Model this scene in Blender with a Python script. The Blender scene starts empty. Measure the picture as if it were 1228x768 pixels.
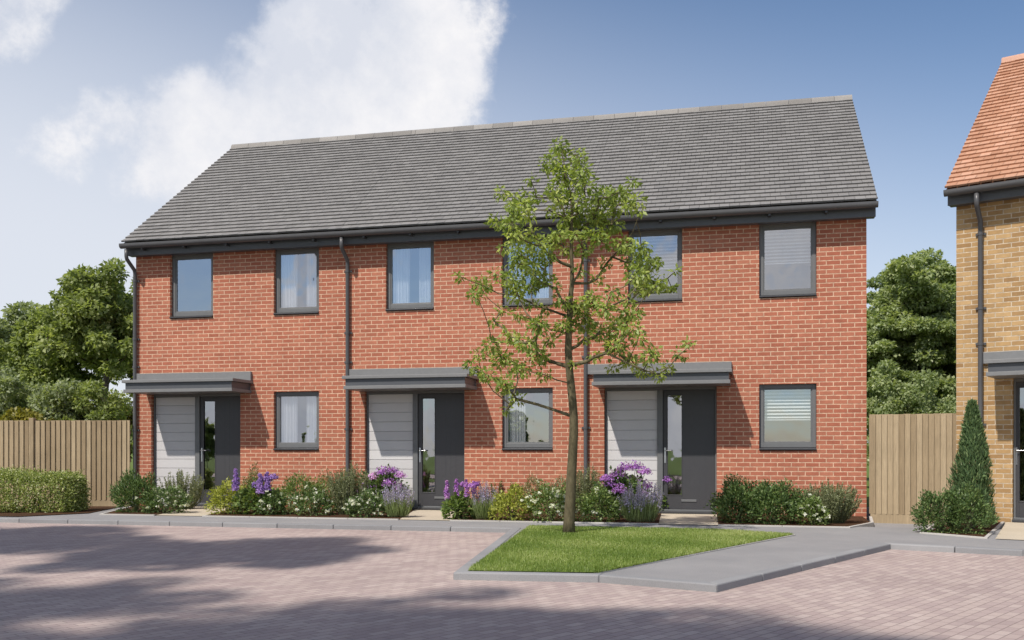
import bpy, bmesh, math, random
import numpy as np
from mathutils import Vector, Matrix
R = math.radians
sc = bpy.context.scene
COL = sc.collection
rng = np.random.default_rng(7)
random.seed(7)

# ------------------------------------------------------------ camera
TH = .2383; F = 1185.7; V0 = 540.1
CX, CY, CH = 11.731, -17.289, 1.1055
cam = bpy.data.cameras.new('camera'); co = bpy.data.objects.new('camera', cam); COL.objects.link(co)
cam.sensor_width = 36; cam.lens = F / 1228 * 36; cam.shift_y = (V0 - 384) / 1228
cam.clip_end = 3000
co.location = (CX, CY, CH); co.rotation_euler = (R(90), 0, TH)
sc.camera = co
sc.view_settings.view_transform = 'Standard'; sc.view_settings.look = 'None'
sc.view_settings.exposure = 0.0; sc.view_settings.gamma = 1
sc.cycles.max_bounces = 8; sc.cycles.transparent_max_bounces = 16

def ray(u, v):
    d = Vector(((u - 614) / F, 1, (V0 - v) / F)); c, s = math.cos(TH), math.sin(TH)
    return Vector((d.x * c - s, d.x * s + c, d.z))
def at(u, v, D):                       # point seen at (u,v) of the photo at depth D
    return Vector((CX, CY, CH)) + ray(u, v) * D
def gp(u, v, Z=0.):
    return at(u, v, F * (CH - Z) / (v - V0))

# ------------------------------------------------------------ sun and sky
SUNV = Vector((-.33, -.72, 1.02)).normalized()
sun = bpy.data.lights.new('sun', 'SUN'); so = bpy.data.objects.new('sun', sun); COL.objects.link(so)
sun.energy = 4.6; sun.angle = R(1.1); sun.color = (1, .93, .84)
so.rotation_euler = SUNV.to_track_quat('Z', 'Y').to_euler()
W = bpy.data.worlds.new('World'); sc.world = W; W.use_nodes = True
nt = W.node_tree; nt.nodes.clear()
def N(nt, t, **k):
    n = nt.nodes.new(t)
    for a, b in k.items(): setattr(n, a, b)
    return n
def L(nt, a, b): nt.links.new(a, b)
def math_(nt, op, a, b=None, c=None, clamp=False):
    n = N(nt, 'ShaderNodeMath', operation=op, use_clamp=clamp)
    for i, x in enumerate((a, b, c)):
        if x is None: continue
        if isinstance(x, (int, float)): n.inputs[i].default_value = x
        else: L(nt, x, n.inputs[i])
    return n.outputs[0]
sky = N(nt, 'ShaderNodeTexSky', sky_type='NISHITA', sun_disc=False)
sky.sun_elevation = math.asin(SUNV.z); sky.sun_rotation = math.atan2(SUNV.x, SUNV.y)
sky.altitude = 50; sky.air_density = 1.0; sky.dust_density = .5; sky.ozone_density = 4.0
tc = N(nt, 'ShaderNodeTexCoord')
nz = N(nt, 'ShaderNodeTexNoise'); nz.inputs['Scale'].default_value = 7; nz.inputs['Detail'].default_value = 10; nz.inputs['Roughness'].default_value = .64
L(nt, tc.outputs['Generated'], nz.inputs['Vector'])
nzw = N(nt, 'ShaderNodeTexNoise'); nzw.inputs['Scale'].default_value = 4; nzw.inputs['Detail'].default_value = 4
L(nt, tc.outputs['Generated'], nzw.inputs['Vector'])
warp = N(nt, 'ShaderNodeVectorMath', operation='MULTIPLY_ADD')
L(nt, nzw.outputs['Color'], warp.inputs[0]); warp.inputs[1].default_value = (.14, .14, .14)
L(nt, tc.outputs['Generated'], warp.inputs[2])
off = N(nt, 'ShaderNodeVectorMath', operation='SUBTRACT'); L(nt, warp.outputs[0], off.inputs[0]); off.inputs[1].default_value = (.07, .07, .07)
field = None
for (u, v, r) in [(390, 70, 115), (490, 60, 120), (450, 150, 90), (560, 60, 62), (330, 115, 80), (240, 170, 80), (165, 150, 50), (330, 190, 110), (430, 130, 110),
                  (290, 230, 80), (210, 225, 50), (15, 5, 60), (515, 110, 75), (85, 180, 22), (600, 40, 22)]:
    d = ray(u, v).normalized(); ra = r / F * (d.dot(ray(614, 540).normalized()))
    dn = N(nt, 'ShaderNodeVectorMath', operation='DISTANCE'); L(nt, off.outputs[0], dn.inputs[0]); dn.inputs[1].default_value = d
    f = math_(nt, 'SUBTRACT', 1.0, math_(nt, 'DIVIDE', dn.outputs['Value'], ra * 1.25))
    f = math_(nt, 'MULTIPLY', f, min(1, ra * 14))
    field = f if field is None else math_(nt, 'MAXIMUM', field, f)
sep = N(nt, 'ShaderNodeSeparateXYZ'); L(nt, tc.outputs['Generated'], sep.inputs[0])
# clouds over the rest of the sky, behind the viewer
nb = N(nt, 'ShaderNodeTexNoise'); nb.inputs['Scale'].default_value = 5.0; nb.inputs['Detail'].default_value = 4
L(nt, tc.outputs['Generated'], nb.inputs['Vector'])
back = math_(nt, 'MULTIPLY', math_(nt, 'SUBTRACT', nb.outputs['Fac'], .46), 5.0)
back = math_(nt, 'SUBTRACT', back, math_(nt, 'MULTIPLY', math_(nt, 'ADD', sep.outputs['Y'], .15, clamp=True), 12.0))
field = math_(nt, 'MAXIMUM', field, back)
dens = math_(nt, 'ADD', field, math_(nt, 'MULTIPLY', math_(nt, 'SUBTRACT', nz.outputs['Fac'], .5), 2.1))
cf = N(nt, 'ShaderNodeMapRange', interpolation_type='SMOOTHSTEP'); L(nt, dens, cf.inputs[0])
cf.inputs[1].default_value = -.05; cf.inputs[2].default_value = .42; cf.inputs[4].default_value = .96
cc = N(nt, 'ShaderNodeMapRange'); L(nt, math_(nt, 'MULTIPLY_ADD', nzw.outputs['Fac'], .6, math_(nt, 'MULTIPLY', nz.outputs['Fac'], .6)), cc.inputs[0]); cc.inputs[1].default_value = .52; cc.inputs[2].default_value = .70
mixc = N(nt, 'ShaderNodeMix', data_type='RGBA'); L(nt, cc.outputs[0], mixc.inputs[0])
mixc.inputs[6].default_value = (.72, .75, .83, 1); mixc.inputs[7].default_value = (1.0, .98, .98, 1)
bg = N(nt, 'ShaderNodeBackground'); L(nt, sky.outputs[0], bg.inputs[0]); bg.inputs[1].default_value = .125
bc = N(nt, 'ShaderNodeBackground'); L(nt, mixc.outputs[2], bc.inputs[0]); bc.inputs[1].default_value = 1.0
# thin pale veil near the horizon
veil = N(nt, 'ShaderNodeBackground'); veil.inputs[0].default_value = (.78, .81, .88, 1); veil.inputs[1].default_value = 1
vf = N(nt, 'ShaderNodeMapRange', interpolation_type='SMOOTHSTEP'); L(nt, math_(nt, 'MULTIPLY_ADD', sep.outputs['X'], .28, math_(nt, 'ADD', sep.outputs['Z'], math_(nt, 'MULTIPLY', math_(nt, 'MULTIPLY', sep.outputs['Y'], -1.0, clamp=True), .38))), vf.inputs[0])
vf.inputs[1].default_value = .0; vf.inputs[2].default_value = .46; vf.inputs[3].default_value = .9; vf.inputs[4].default_value = 0
m0 = N(nt, 'ShaderNodeMixShader'); L(nt, vf.outputs[0], m0.inputs[0]); L(nt, bg.outputs[0], m0.inputs[1]); L(nt, veil.outputs[0], m0.inputs[2])
m1 = N(nt, 'ShaderNodeMixShader'); L(nt, cf.outputs[0], m1.inputs[0]); L(nt, m0.outputs[0], m1.inputs[1]); L(nt, bc.outputs[0], m1.inputs[2])
wo = N(nt, 'ShaderNodeOutputWorld'); L(nt, m1.outputs[0], wo.inputs[0])

# ------------------------------------------------------------ object helpers
def tag(o, label=None, cat=None, group=None, kind=None):
    for k, v in (('label', label), ('category', cat), ('group', group), ('kind', kind)):
        if v: o[k] = v
    return o
def empty(name, loc=(0, 0, 0), rz=0, **k):
    o = bpy.data.objects.new(name, None); COL.objects.link(o); o.location = loc; o.rotation_euler = (0, 0, rz)
    o.empty_display_size = .2
    return tag(o, **k)
class MB:
    def __init__(s): s.v = []; s.f = []; s.t = []
    def face(s, pts, t=.5):
        n = len(s.v); s.v += [tuple(p) for p in pts]; s.f.append(tuple(range(n, n + len(pts)))); s.t.append(t)
    def box(s, x0, x1, y0, y1, z0, z1, t=.5):
        n = len(s.v); s.v += [(x, y, z) for z in (z0, z1) for (x, y) in ((x0, y0), (x1, y0), (x1, y1), (x0, y1))]
        for q in ((0, 3, 2, 1), (4, 5, 6, 7), (0, 1, 5, 4), (1, 2, 6, 5), (2, 3, 7, 6), (3, 0, 4, 7)):
            s.f.append(tuple(n + i for i in q)); s.t.append(t)
    def hexa(s, P, t=.5):              # 8 points: bottom four, top four
        n = len(s.v); s.v += [tuple(p) for p in P]
        for q in ((0, 3, 2, 1), (4, 5, 6, 7), (0, 1, 5, 4), (1, 2, 6, 5), (2, 3, 7, 6), (3, 0, 4, 7)):
            s.f.append(tuple(n + i for i in q)); s.t.append(t)
    def tube(s, pts, rad, n=8, t=.5, cap=True):
        pts = [Vector(p) for p in pts]
        if not hasattr(rad, '__len__'): rad = [rad] * len(pts)
        b = len(s.v); prev = None
        for i, p in enumerate(pts):
            d = (pts[min(i + 1, len(pts) - 1)] - pts[max(i - 1, 0)])
            d = d.normalized() if d.length > 1e-9 else Vector((0, 0, 1))
            if prev is None: a = d.orthogonal().normalized()
            else:
                a = prev - d * prev.dot(d); a = a.normalized() if a.length > 1e-6 else d.orthogonal().normalized()
            prev = a; c = d.cross(a)
            for k in range(n):
                w = 2 * math.pi * k / n
                s.v.append(tuple(p + (a * math.cos(w) + c * math.sin(w)) * rad[i]))
        for i in range(len(pts) - 1):
            for k in range(n):
                s.f.append((b + i * n + k, b + i * n + (k + 1) % n, b + (i + 1) * n + (k + 1) % n, b + (i + 1) * n + k)); s.t.append(t)
        if cap:
            s.f.append(tuple(b + k for k in reversed(range(n)))); s.t.append(t)
            s.f.append(tuple(b + (len(pts) - 1) * n + k for k in range(n))); s.t.append(t)
    def prism(s, prof, x0, x1, t=.5):  # profile of (y,z) extruded along x
        n = len(s.v); m = len(prof)
        s.v += [(x0, y, z) for y, z in prof] + [(x1, y, z) for y, z in prof]
        for i in range(m): s.f.append((n + i, n + (i + 1) % m, n + m + (i + 1) % m, n + m + i)); s.t.append(t)
        s.f.append(tuple(n + i for i in reversed(range(m)))); s.t.append(t); s.f.append(tuple(n + m + i for i in range(m))); s.t.append(t)
    def build(s, name, mat, parent=None, bevel=0, smooth=False, loc=None, recalc=True, **k):
        me = bpy.data.meshes.new(name); me.from_pydata(s.v, [], s.f)
        at_ = me.attributes.new('tint', 'FLOAT', 'FACE'); at_.data.foreach_set('value', s.t)
        if recalc:
            bm = bmesh.new(); bm.from_mesh(me); bmesh.ops.recalc_face_normals(bm, faces=bm.faces); bm.to_mesh(me); bm.free()
        if smooth: me.polygons.foreach_set('use_smooth', [True] * len(me.polygons))
        me.materials.append(mat); me.update()
        o = bpy.data.objects.new(name, me); COL.objects.link(o); o.parent = parent
        if loc: o.location = loc
        if bevel:
            b = o.modifiers.new('bevel', 'BEVEL'); b.width = bevel; b.segments = 2; b.limit_method = 'ANGLE'; b.harden_normals = False
        return tag(o, **k)
def quadmesh(name, V, T, mat, parent=None, **k):      # V (n,4,3), tint (n)
    n = len(V); me = bpy.data.meshes.new(name)
    me.vertices.add(4 * n); me.vertices.foreach_set('co', np.ascontiguousarray(V, dtype=np.float32).ravel())
    me.loops.add(4 * n); me.loops.foreach_set('vertex_index', np.arange(4 * n, dtype=np.int32))
    me.polygons.add(n); me.polygons.foreach_set('loop_start', np.arange(0, 4 * n, 4, dtype=np.int32))
    me.update(calc_edges=True); me.validate()
    a = me.attributes.new('tint', 'FLOAT', 'FACE'); a.data.foreach_set('value', np.asarray(T, dtype=np.float32))
    me.materials.append(mat)
    o = bpy.data.objects.new(name, me); COL.objects.link(o); o.parent = parent
    return tag(o, **k)
def unit(a): return a / np.maximum(np.linalg.norm(a, axis=1, keepdims=True), 1e-9)
def leaf_quads(P, D, Nn, Ln, Wd):
    """rhombic leaves from base P along D, blade normal about Nn"""
    D = unit(D); S = unit(np.cross(D, Nn)); U = np.cross(S, D)
    Ln = np.asarray(Ln)[:, None]; Wd = np.asarray(Wd)[:, None]
    b = P; t = P + D * Ln + U * Ln * -.12; m = P + D * Ln * .45
    return np.stack([b, m - S * Wd * .5 + U * Wd * .15, t, m + S * Wd * .5 + U * Wd * .15], 1)
def rnd_dir(n): return unit(rng.normal(size=(n, 3)))

# ------------------------------------------------------------ materials
def mat(name, rough=.7, base=(.5, .5, .5), metallic=0, spec=.5):
    m = bpy.data.materials.new(name); m.use_nodes = True; t = m.node_tree; p = t.nodes['Principled BSDF']
    p.inputs['Base Color'].default_value = (*base, 1); p.inputs['Roughness'].default_value = rough
    p.inputs['Metallic'].default_value = metallic; p.inputs['Specular IOR Level'].default_value = spec
    return m, t, p
def ramp(t, fac, stops):
    r = N(t, 'ShaderNodeValToRGB'); L(t, fac, r.inputs[0]); e = r.color_ramp.elements
    while len(e) < len(stops): e.new(.5)
    for i, (q, c) in enumerate(stops): e[i].position = q; e[i].color = (*c, 1)
    return r.outputs[0]
def noise(t, vec, scale, detail=5, rough=.6):
    n = N(t, 'ShaderNodeTexNoise'); n.inputs['Scale'].default_value = scale; n.inputs['Detail'].default_value = detail; n.inputs['Roughness'].default_value = rough
    if vec is not None: L(t, vec, n.inputs['Vector'])
    return n.outputs['Fac']
def mul(t, a, b, fac=1., mode='MULTIPLY'):
    m = N(t, 'ShaderNodeMix', data_type='RGBA', blend_type=mode); m.inputs[0].default_value = fac
    for i, x in ((6, a), (7, b)):
        if isinstance(x, tuple): m.inputs[i].default_value = (*x, 1)
        else: L(t, x, m.inputs[i])
    return m.outputs[2]
def bump(t, p, h, dist=.01, strength=1.):
    b = N(t, 'ShaderNodeBump'); b.inputs['Distance'].default_value = dist; b.inputs['Strength'].default_value = strength
    L(t, h, b.inputs['Height']); L(t, b.outputs[0], p.inputs['Normal'])
def objco(t, kind='Object'):
    return N(t, 'ShaderNodeTexCoord').outputs[kind]

def brick_mat(name, c1, c2, c3, mortar, seed=0):
    m, t, p = mat(name, .85, spec=.25)
    c = objco(t); s = N(t, 'ShaderNodeSeparateXYZ'); L(t, c, s.inputs[0])
    xy = math_(t, 'ADD', s.outputs[0], s.outputs[1])
    cb = N(t, 'ShaderNodeCombineXYZ'); L(t, xy, cb.inputs[0]); L(t, s.outputs[2], cb.inputs[1])
    # slight unevenness of the brick edges
    nv = N(t, 'ShaderNodeTexNoise'); nv.inputs['Scale'].default_value = 22; nv.inputs['Detail'].default_value = 3; L(t, c, nv.inputs['Vector'])
    va = N(t, 'ShaderNodeVectorMath', operation='MULTIPLY_ADD'); L(t, nv.outputs['Color'], va.inputs[0]); va.inputs[1].default_value = (.006, .006, 0); L(t, cb.outputs[0], va.inputs[2])
    def br(ca, cb_, mo):
        b = N(t, 'ShaderNodeTexBrick'); b.offset = .5; b.squash = 1
        b.inputs['Scale'].default_value = 1; b.inputs['Brick Width'].default_value = .225; b.inputs['Row Height'].default_value = .075
        b.inputs['Mortar Size'].default_value = .0078; b.inputs['Mortar Smooth'].default_value = .12; b.inputs['Bias'].default_value = 0
        L(t, va.outputs[0], b.inputs['Vector'])
        for i, q in ((1, ca), (2, cb_), (3, mo)): b.inputs[i].default_value = (*q, 1)
        return b
    b = br((0, 0, 0), (1, 1, 1), (.5, .5, .5))
    col = ramp(t, b.outputs['Color'], [(0, c1), (.45, c2), (.8, c3), (1, tuple(x * .9 for x in c1))])
    blotch = noise(t, c, 9, 4)
    col = mul(t, col, ramp(t, blotch, [(.3, (.88, .88, .88)), (.7, (1.09, 1.08, 1.07))]))
    grain = noise(t, c, 160, 3, .7)
    col = mul(t, col, ramp(t, grain, [(.3, (.86, .86, .86)), (.7, (1.12, 1.12, 1.12))]))
    big = noise(t, c, .8, 3)
    mo = mul(t, mortar, ramp(t, noise(t, c, 14, 3), [(.35, (.72, .72, .72)), (.65, (1.1, 1.1, 1.1))]))
    mx = N(t, 'ShaderNodeMix', data_type='RGBA'); L(t, b.outputs['Fac'], mx.inputs[0]); L(t, col, mx.inputs[6]); L(t, mo, mx.inputs[7])
    col = mul(t, mx.outputs[2], ramp(t, big, [(.3, (.90, .89, .90)), (.7, (1.06, 1.05, 1.04))]))
    L(t, col, p.inputs['Base Color'])
    h = math_(t, 'ADD', math_(t, 'MULTIPLY', b.outputs['Fac'], -1.0), math_(t, 'MULTIPLY', grain, .35))
    bump(t, p, h, .006, .8)
    return m
M = {}
M['brick'] = brick_mat('red_brick', (.385, .13, .080), (.42, .15, .094), (.455, .178, .112), (.68, .455, .32))
M['buff'] = brick_mat('buff_brick', (.34, .205, .092), (.45, .29, .135), (.51, .345, .175), (.60, .50, .37))

def tint_mat(name, stops, rough=.75, nscale=30, namp=.2, bumpd=0, spec=.4, streak=None):
    m, t, p = mat(name, rough, spec=spec)
    a = N(t, 'ShaderNodeAttribute', attribute_name='tint').outputs['Fac']
    col = ramp(t, a, stops); c = objco(t)
    if streak:
        mp = N(t, 'ShaderNodeMapping'); mp.inputs['Scale'].default_value = streak; L(t, c, mp.inputs[0]); v = mp.outputs[0]
    else: v = c
    n = noise(t, v, nscale, 6, .65)
    col = mul(t, col, ramp(t, n, [(.28, (1 - namp,) * 3), (.72, (1 + namp,) * 3)]))
    n2 = noise(t, c, 1.3, 4)
    col = mul(t, col, ramp(t, n2, [(.3, (1 - namp * .5,) * 3), (.7, (1 + namp * .4,) * 3)]))
    L(t, col, p.inputs['Base Color'])
    if bumpd: bump(t, p, n, bumpd)
    return m
M['tile'] = tint_mat('grey_roof_tile', [(0, (.19, .184, .18)), (.5, (.215, .208, .203)), (1, (.24, .233, .228))], .8, 60, .07, .003, .25)
M['redtile'] = tint_mat('orange_roof_tile', [(0, (.38, .19, .115)), (.5, (.46, .25, .16)), (1, (.55, .32, .22))], .8, 60, .16, .003, .25)
M['ridge'] = tint_mat('ridge_tile', [(0, (.20, .19, .18)), (1, (.30, .285, .27))], .8, 40, .15, .003, .25)
M['ridger'] = tint_mat('ridge_tile_terracotta', [(0, (.46, .26, .19)), (1, (.58, .36, .27))], .8, 40, .15, .003, .25)
M['grey'] = tint_mat('anthracite_trim', [(0, (.076, .082, .094)), (1, (.088, .094, .106))], .42, 9, .06, 0, .5)
M['gutter'] = tint_mat('dark_gutter_plastic', [(0, (.075, .075, .08)), (1, (.09, .09, .095))], .38, 9, .08, 0, .5)
M['frame'] = tint_mat('grey_window_frame', [(0, (.135, .14, .146)), (1, (.155, .16, .166))], .45, 12, .05, 0, .5)
M['sill'] = tint_mat('dark_sill', [(0, (.04, .042, .048)), (1, (.05, .052, .058))], .4, 9, .06, 0, .5)
M['canopy'] = tint_mat('canopy_grey', [(0, (.15, .153, .158)), (1, (.23, .232, .236))], .5, 14, .07, 0, .5)
M['door'] = tint_mat('door_grey', [(0, (.050, .050, .056)), (1, (.058, .058, .064))], .45, 12, .06, 0, .5)
M['clad'] = tint_mat('pale_cladding', [(0, (.56, .55, .56)), (1, (.64, .63, .635))], .55, 60, .05, .0006, .35, (1, 1, 14))
M['wood'] = tint_mat('fence_wood', [(0, (.28, .21, .13)), (.5, (.355, .272, .172)), (1, (.42, .33, .215))], .85, 9, .22, .0012, .2, (9, 9, .5))
M['bark'] = tint_mat('bark', [(0, (.10, .085, .05)), (1, (.17, .145, .085))], .9, 22, .45, .008, .2, (1, 1, .35))
M['darkbark'] = tint_mat('dark_bark', [(0, (.07, .055, .045)), (1, (.12, .10, .08))], .9, 22, .4, .01, .2, (1, 1, .4))
M['stem'] = tint_mat('green_stem', [(0, (.10, .11, .05)), (1, (.16, .17, .08))], .8, 22, .2)
M['metal'], _, _ = mat('brushed_metal', .3, (.62, .62, .64), 1)
M['plaster'], _, _ = mat('room_plaster', .9, (.42, .41, .40))
M['fabric'] = tint_mat('sheer_curtain', [(0, (.66, .67, .70)), (1, (.80, .80, .82))], .9, 20, .06, 0, .1, (1, 1, .1))
M['blind'] = tint_mat('blind_slat', [(0, (.70, .71, .72)), (1, (.82, .82, .82))], .5, 20, .04)
M['soil'] = tint_mat('brown_soil', [(0, (.07, .038, .022)), (1, (.11, .06, .035))], .95, 55, .5, .03, .1)
M['kerb'] = tint_mat('concrete_kerb', [(0, (.235, .237, .245)), (1, (.30, .30, .305))], .85, 130, .16, .002, .2)
M['edging'] = tint_mat('pale_edging', [(0, (.42, .40, .375)), (1, (.50, .48, .45))], .85, 110, .14, .002, .2)
M['slab'] = tint_mat('beige_slab', [(0, (.46, .40, .31)), (1, (.56, .49, .39))], .85, 90, .14, .002, .2)

def leaf_mat(name, stops, trans=.35, rough=.45, spec=.35):
    m, t, p = mat(name, rough, spec=spec)
    a = N(t, 'ShaderNodeAttribute', attribute_name='tint').outputs['Fac']
    col = ramp(t, a, stops); L(t, col, p.inputs['Base Color'])
    tr = N(t, 'ShaderNodeBsdfTranslucent'); L(t, mul(t, col, (1.3, 1.35, .6)), tr.inputs[0])
    ms = N(t, 'ShaderNodeMixShader'); ms.inputs[0].default_value = trans
    L(t, p.outputs[0], ms.inputs[1]); L(t, tr.outputs[0], ms.inputs[2]); L(t, ms.outputs[0], t.nodes['Material Output'].inputs[0])
    return m
M['leaf_tree'] = leaf_mat('young_tree_leaf', [(0, (.14, .20, .045)), (.6, (.31, .39, .095)), (1, (.54, .58, .18))], .4)
M['leaf_back'] = leaf_mat('broadleaf', [(0, (.14, .18, .06)), (.6, (.27, .325, .12)), (1, (.44, .48, .22))], .45)
M['leaf_pale'] = leaf_mat('pale_broadleaf', [(0, (.19, .23, .13)), (.6, (.31, .36, .20)), (1, (.46, .50, .32))], .45)
M['leaf_beech'] = leaf_mat('beech_leaf', [(0, (.15, .20, .095)), (.6, (.32, .38, .18)), (1, (.50, .54, .32))], .4)
M['leaf_yellow'] = leaf_mat('yellow_conifer', [(0, (0.156, 0.156, 0.026)), (1, (0.338, 0.299, 0.052))], .3)
M['leaf_dark'] = leaf_mat('dark_shrub_leaf', [(0, (.05, .09, .035)), (.6, (.12, .19, .06)), (1, (.26, .33, .12))], .25)
M['leaf_mid'] = leaf_mat('mid_shrub_leaf', [(0, (.08, .13, .04)), (.6, (.18, .26, .075)), (1, (.34, .40, .14))], .3)
M['leaf_lime'] = leaf_mat('lime_shrub_leaf', [(0, (0.189, 0.230, 0.041)), (.6, (0.392, 0.419, 0.081)), (1, (0.620, 0.620, 0.176))], .35)
M['leaf_rose'] = leaf_mat('rosemary_leaf', [(0, (0.128, 0.150, 0.075)), (.6, (0.255, 0.285, 0.150)), (1, (0.435, 0.450, 0.270))], .25)
M['leaf_olive'] = leaf_mat('olive_shrub_leaf', [(0, (0.168, 0.154, 0.070)), (.6, (0.280, 0.252, 0.126)), (1, (0.420, 0.378, 0.196))], .3)
M['leaf_hedge'] = leaf_mat('variegated_hedge_leaf', [(0, (0.135, 0.195, 0.045)), (.55, (0.300, 0.360, 0.105)), (.8, (0.510, 0.540, 0.210)), (1, (0.620, 0.620, 0.420))], .3)
M['leaf_cone'] = leaf_mat('conifer_leaf', [(0, (.06, .11, .05)), (.6, (.13, .21, .085)), (1, (.26, .34, .15))], .2)
M['leaf_lav'] = leaf_mat('lavender_blade', [(0, (0.168, 0.224, 0.084)), (1, (0.420, 0.504, 0.224))], .3)
M['white'] = leaf_mat('white_petal', [(0, (.62, .64, .50)), (1, (.86, .86, .80))], .3)
M['purple'] = leaf_mat('purple_petal', [(0, (.26, .10, .44)), (.5, (.50, .22, .68)), (1, (.74, .44, .84))], .35)
M['violet'] = leaf_mat('violet_petal', [(0, (.22, .12, .48)), (1, (.50, .32, .74))], .35)
M['lavf'] = leaf_mat('lavender_flower', [(0, (.40, .36, .62)), (1, (.66, .60, .84))], .35)
M['grass'] = leaf_mat('grass_blade', [(0, (.13, .21, .04)), (.6, (.27, .36, .085)), (1, (.50, .54, .24))], .4)

# glass: reflects, and lets light through to what is behind
m, t, p = mat('window_glass'); t.nodes.remove(p)
gl = N(t, 'ShaderNodeBsdfGlossy'); gl.inputs['Roughness'].default_value = .015; gl.inputs[0].default_value = (.93, .95, 1, 1)
tp = N(t, 'ShaderNodeBsdfTransparent'); tp.inputs[0].default_value = (.90, .93, .94, 1)
fr = N(t, 'ShaderNodeLayerWeight'); fr.inputs[0].default_value = .35
nb_ = noise(t, objco(t), 1.5, 2); bm_ = N(t, 'ShaderNodeBump'); bm_.inputs['Distance'].default_value = .008; bm_.inputs['Strength'].default_value = .6; L(t, nb_, bm_.inputs['Height']); L(t, bm_.outputs[0], gl.inputs['Normal'])
fac = math_(t, 'ADD', math_(t, 'MULTIPLY', math_(t, 'POWER', fr.outputs['Facing'], 2.5), .8), .38, clamp=True)
ms = N(t, 'ShaderNodeMixShader'); L(t, fac, ms.inputs[0]); L(t, tp.outputs[0], ms.inputs[1]); L(t, gl.outputs[0], ms.inputs[2]); L(t, ms.outputs[0], t.nodes['Material Output'].inputs[0])
M['glass'] = m

# asphalt path
m, t, p = mat('path_asphalt', .9, spec=.25); c = objco(t)
col = ramp(t, noise(t, c, 90, 5, .75), [(.25, (.20, .20, .208)), (.5, (.275, .272, .275)), (.78, (.36, .35, .345))])
col = mul(t, col, ramp(t, noise(t, c, 1.1, 5), [(.3, (.88, .88, .89)), (.7, (1.08, 1.07, 1.06))]))
L(t, col, p.inputs['Base Color']); bump(t, p, noise(t, c, 160, 4, .7), .004); M['asphalt'] = m
# block paving
m, t, p = mat('block_paving', .85, spec=.25); c = objco(t)
mp = N(t, 'ShaderNodeMapping'); mp.inputs['Rotation'].default_value = (0, 0, R(-62)); L(t, c, mp.inputs[0])
def pb(v, off=.5):
    b = N(t, 'ShaderNodeTexBrick'); b.offset = off; L(t, v, b.inputs['Vector']); b.inputs['Scale'].default_value = 1
    b.inputs['Brick Width'].default_value = .165; b.inputs['Row Height'].default_value = .0825; b.inputs['Mortar Size'].default_value = .004; b.inputs['Mortar Smooth'].default_value = .3
    b.inputs[1].default_value = (0, 0, 0, 1); b.inputs[2].default_value = (1, 1, 1, 1); b.inputs[3].default_value = (.5, .5, .5, 1); return b
b = pb(mp.outputs[0])
col = ramp(t, b.outputs['Color'], [(0, (.375, .30, .285)), (.35, (.415, .335, .315)), (.7, (.445, .365, .335)), (1, (.48, .40, .37))])
col = mul(t, col, ramp(t, noise(t, c, 120, 4, .7), [(.25, (.86, .86, .86)), (.75, (1.12, 1.12, 1.12))]))
col = mul(t, col, ramp(t, noise(t, c, .7, 5), [(.3, (.90, .88, .88)), (.7, (1.07, 1.06, 1.05))]))
mx = N(t, 'ShaderNodeMix', data_type='RGBA'); L(t, b.outputs['Fac'], mx.inputs[0]); L(t, col, mx.inputs[6]); mx.inputs[7].default_value = (.25, .20, .185, 1)
L(t, mx.outputs[2], p.inputs['Base Color'])
bump(t, p, math_(t, 'ADD', math_(t, 'MULTIPLY', b.outputs['Fac'], -1), math_(t, 'MULTIPLY', noise(t, c, 130, 3), .3)), .005, .7); M['paving'] = m
# far ground and turf
def turf(name, a, b_):
    m, t, p = mat(name, .95, spec=.1); c = objco(t)
    L(t, mul(t, ramp(t, noise(t, c, 60, 5, .7), [(.3, a), (.7, b_)]), ramp(t, noise(t, c, .9, 4), [(.3, (.85, .85, .8)), (.7, (1.1, 1.1, 1.05))])), p.inputs['Base Color'])
    bump(t, p, noise(t, c, 90, 4), .02); return m
M['turf'] = turf('turf', (.12, .18, .04), (.22, .28, .08)); M['field'] = turf('field', (.09, .14, .03), (.16, .21, .06))

# ------------------------------------------------------------ ground, road, path, kerbs
def poly(name, pts, z, m, kind='structure', grid=0, zf=None, **k):
    bm = bmesh.new(); f = bm.faces.new([bm.verts.new((x, y, z)) for x, y in pts]); bm.normal_update()
    if f.normal.z < 0: f.normal_flip()
    if grid:
        xs, ys = [p_[0] for p_ in pts], [p_[1] for p_ in pts]
        for ax, lo, hi in ((0, grid[0], grid[1]), (1, grid[2], grid[3])):
            q = lo
            while q <= hi:
                no = (1, 0, 0) if ax == 0 else (0, 1, 0); pt = (q, 0, 0) if ax == 0 else (0, q, 0)
                bmesh.ops.bisect_plane(bm, geom=bm.verts[:] + bm.edges[:] + bm.faces[:], plane_co=pt, plane_no=no); q += .3
        for v in bm.verts: v.co.z += zf(v.co.x, v.co.y)
    bmesh.ops.triangulate(bm, faces=bm.faces)
    me = bpy.data.meshes.new(name); bm.to_mesh(me); bm.free(); me.materials.append(m)
    me.attributes.new('tint', 'FLOAT', 'FACE').data.foreach_set('value', [.5] * len(me.polygons))
    o = bpy.data.objects.new(name, me); COL.objects.link(o); return tag(o, kind=kind, **k)
def dip(x, y):
    d = max(abs(x - 14.1) / 1.6, abs(y + .3) / 2.0); w = min(1, max(0, (1 - d) / .55)); return -.085 * w * w * (3 - 2 * w)
poly('ground', [(-900, -900), (900, -900), (900, 900), (-900, 900)], -.2, M['field'])
KP = [(-60, -3.75), (8.44, -3.75), (9.12, -8.78), (10.42, -8.66), (11.45, -9.03), (13.31, -4.96), (14.62, -5.42), (32, -12.2)]
poly('road', [(x, y + (.06 if i not in (2, 3, 4) else .06)) for i, (x, y) in enumerate(KP)] + [(60, -24), (-60, -24)], -.06, M['paving'])
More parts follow.
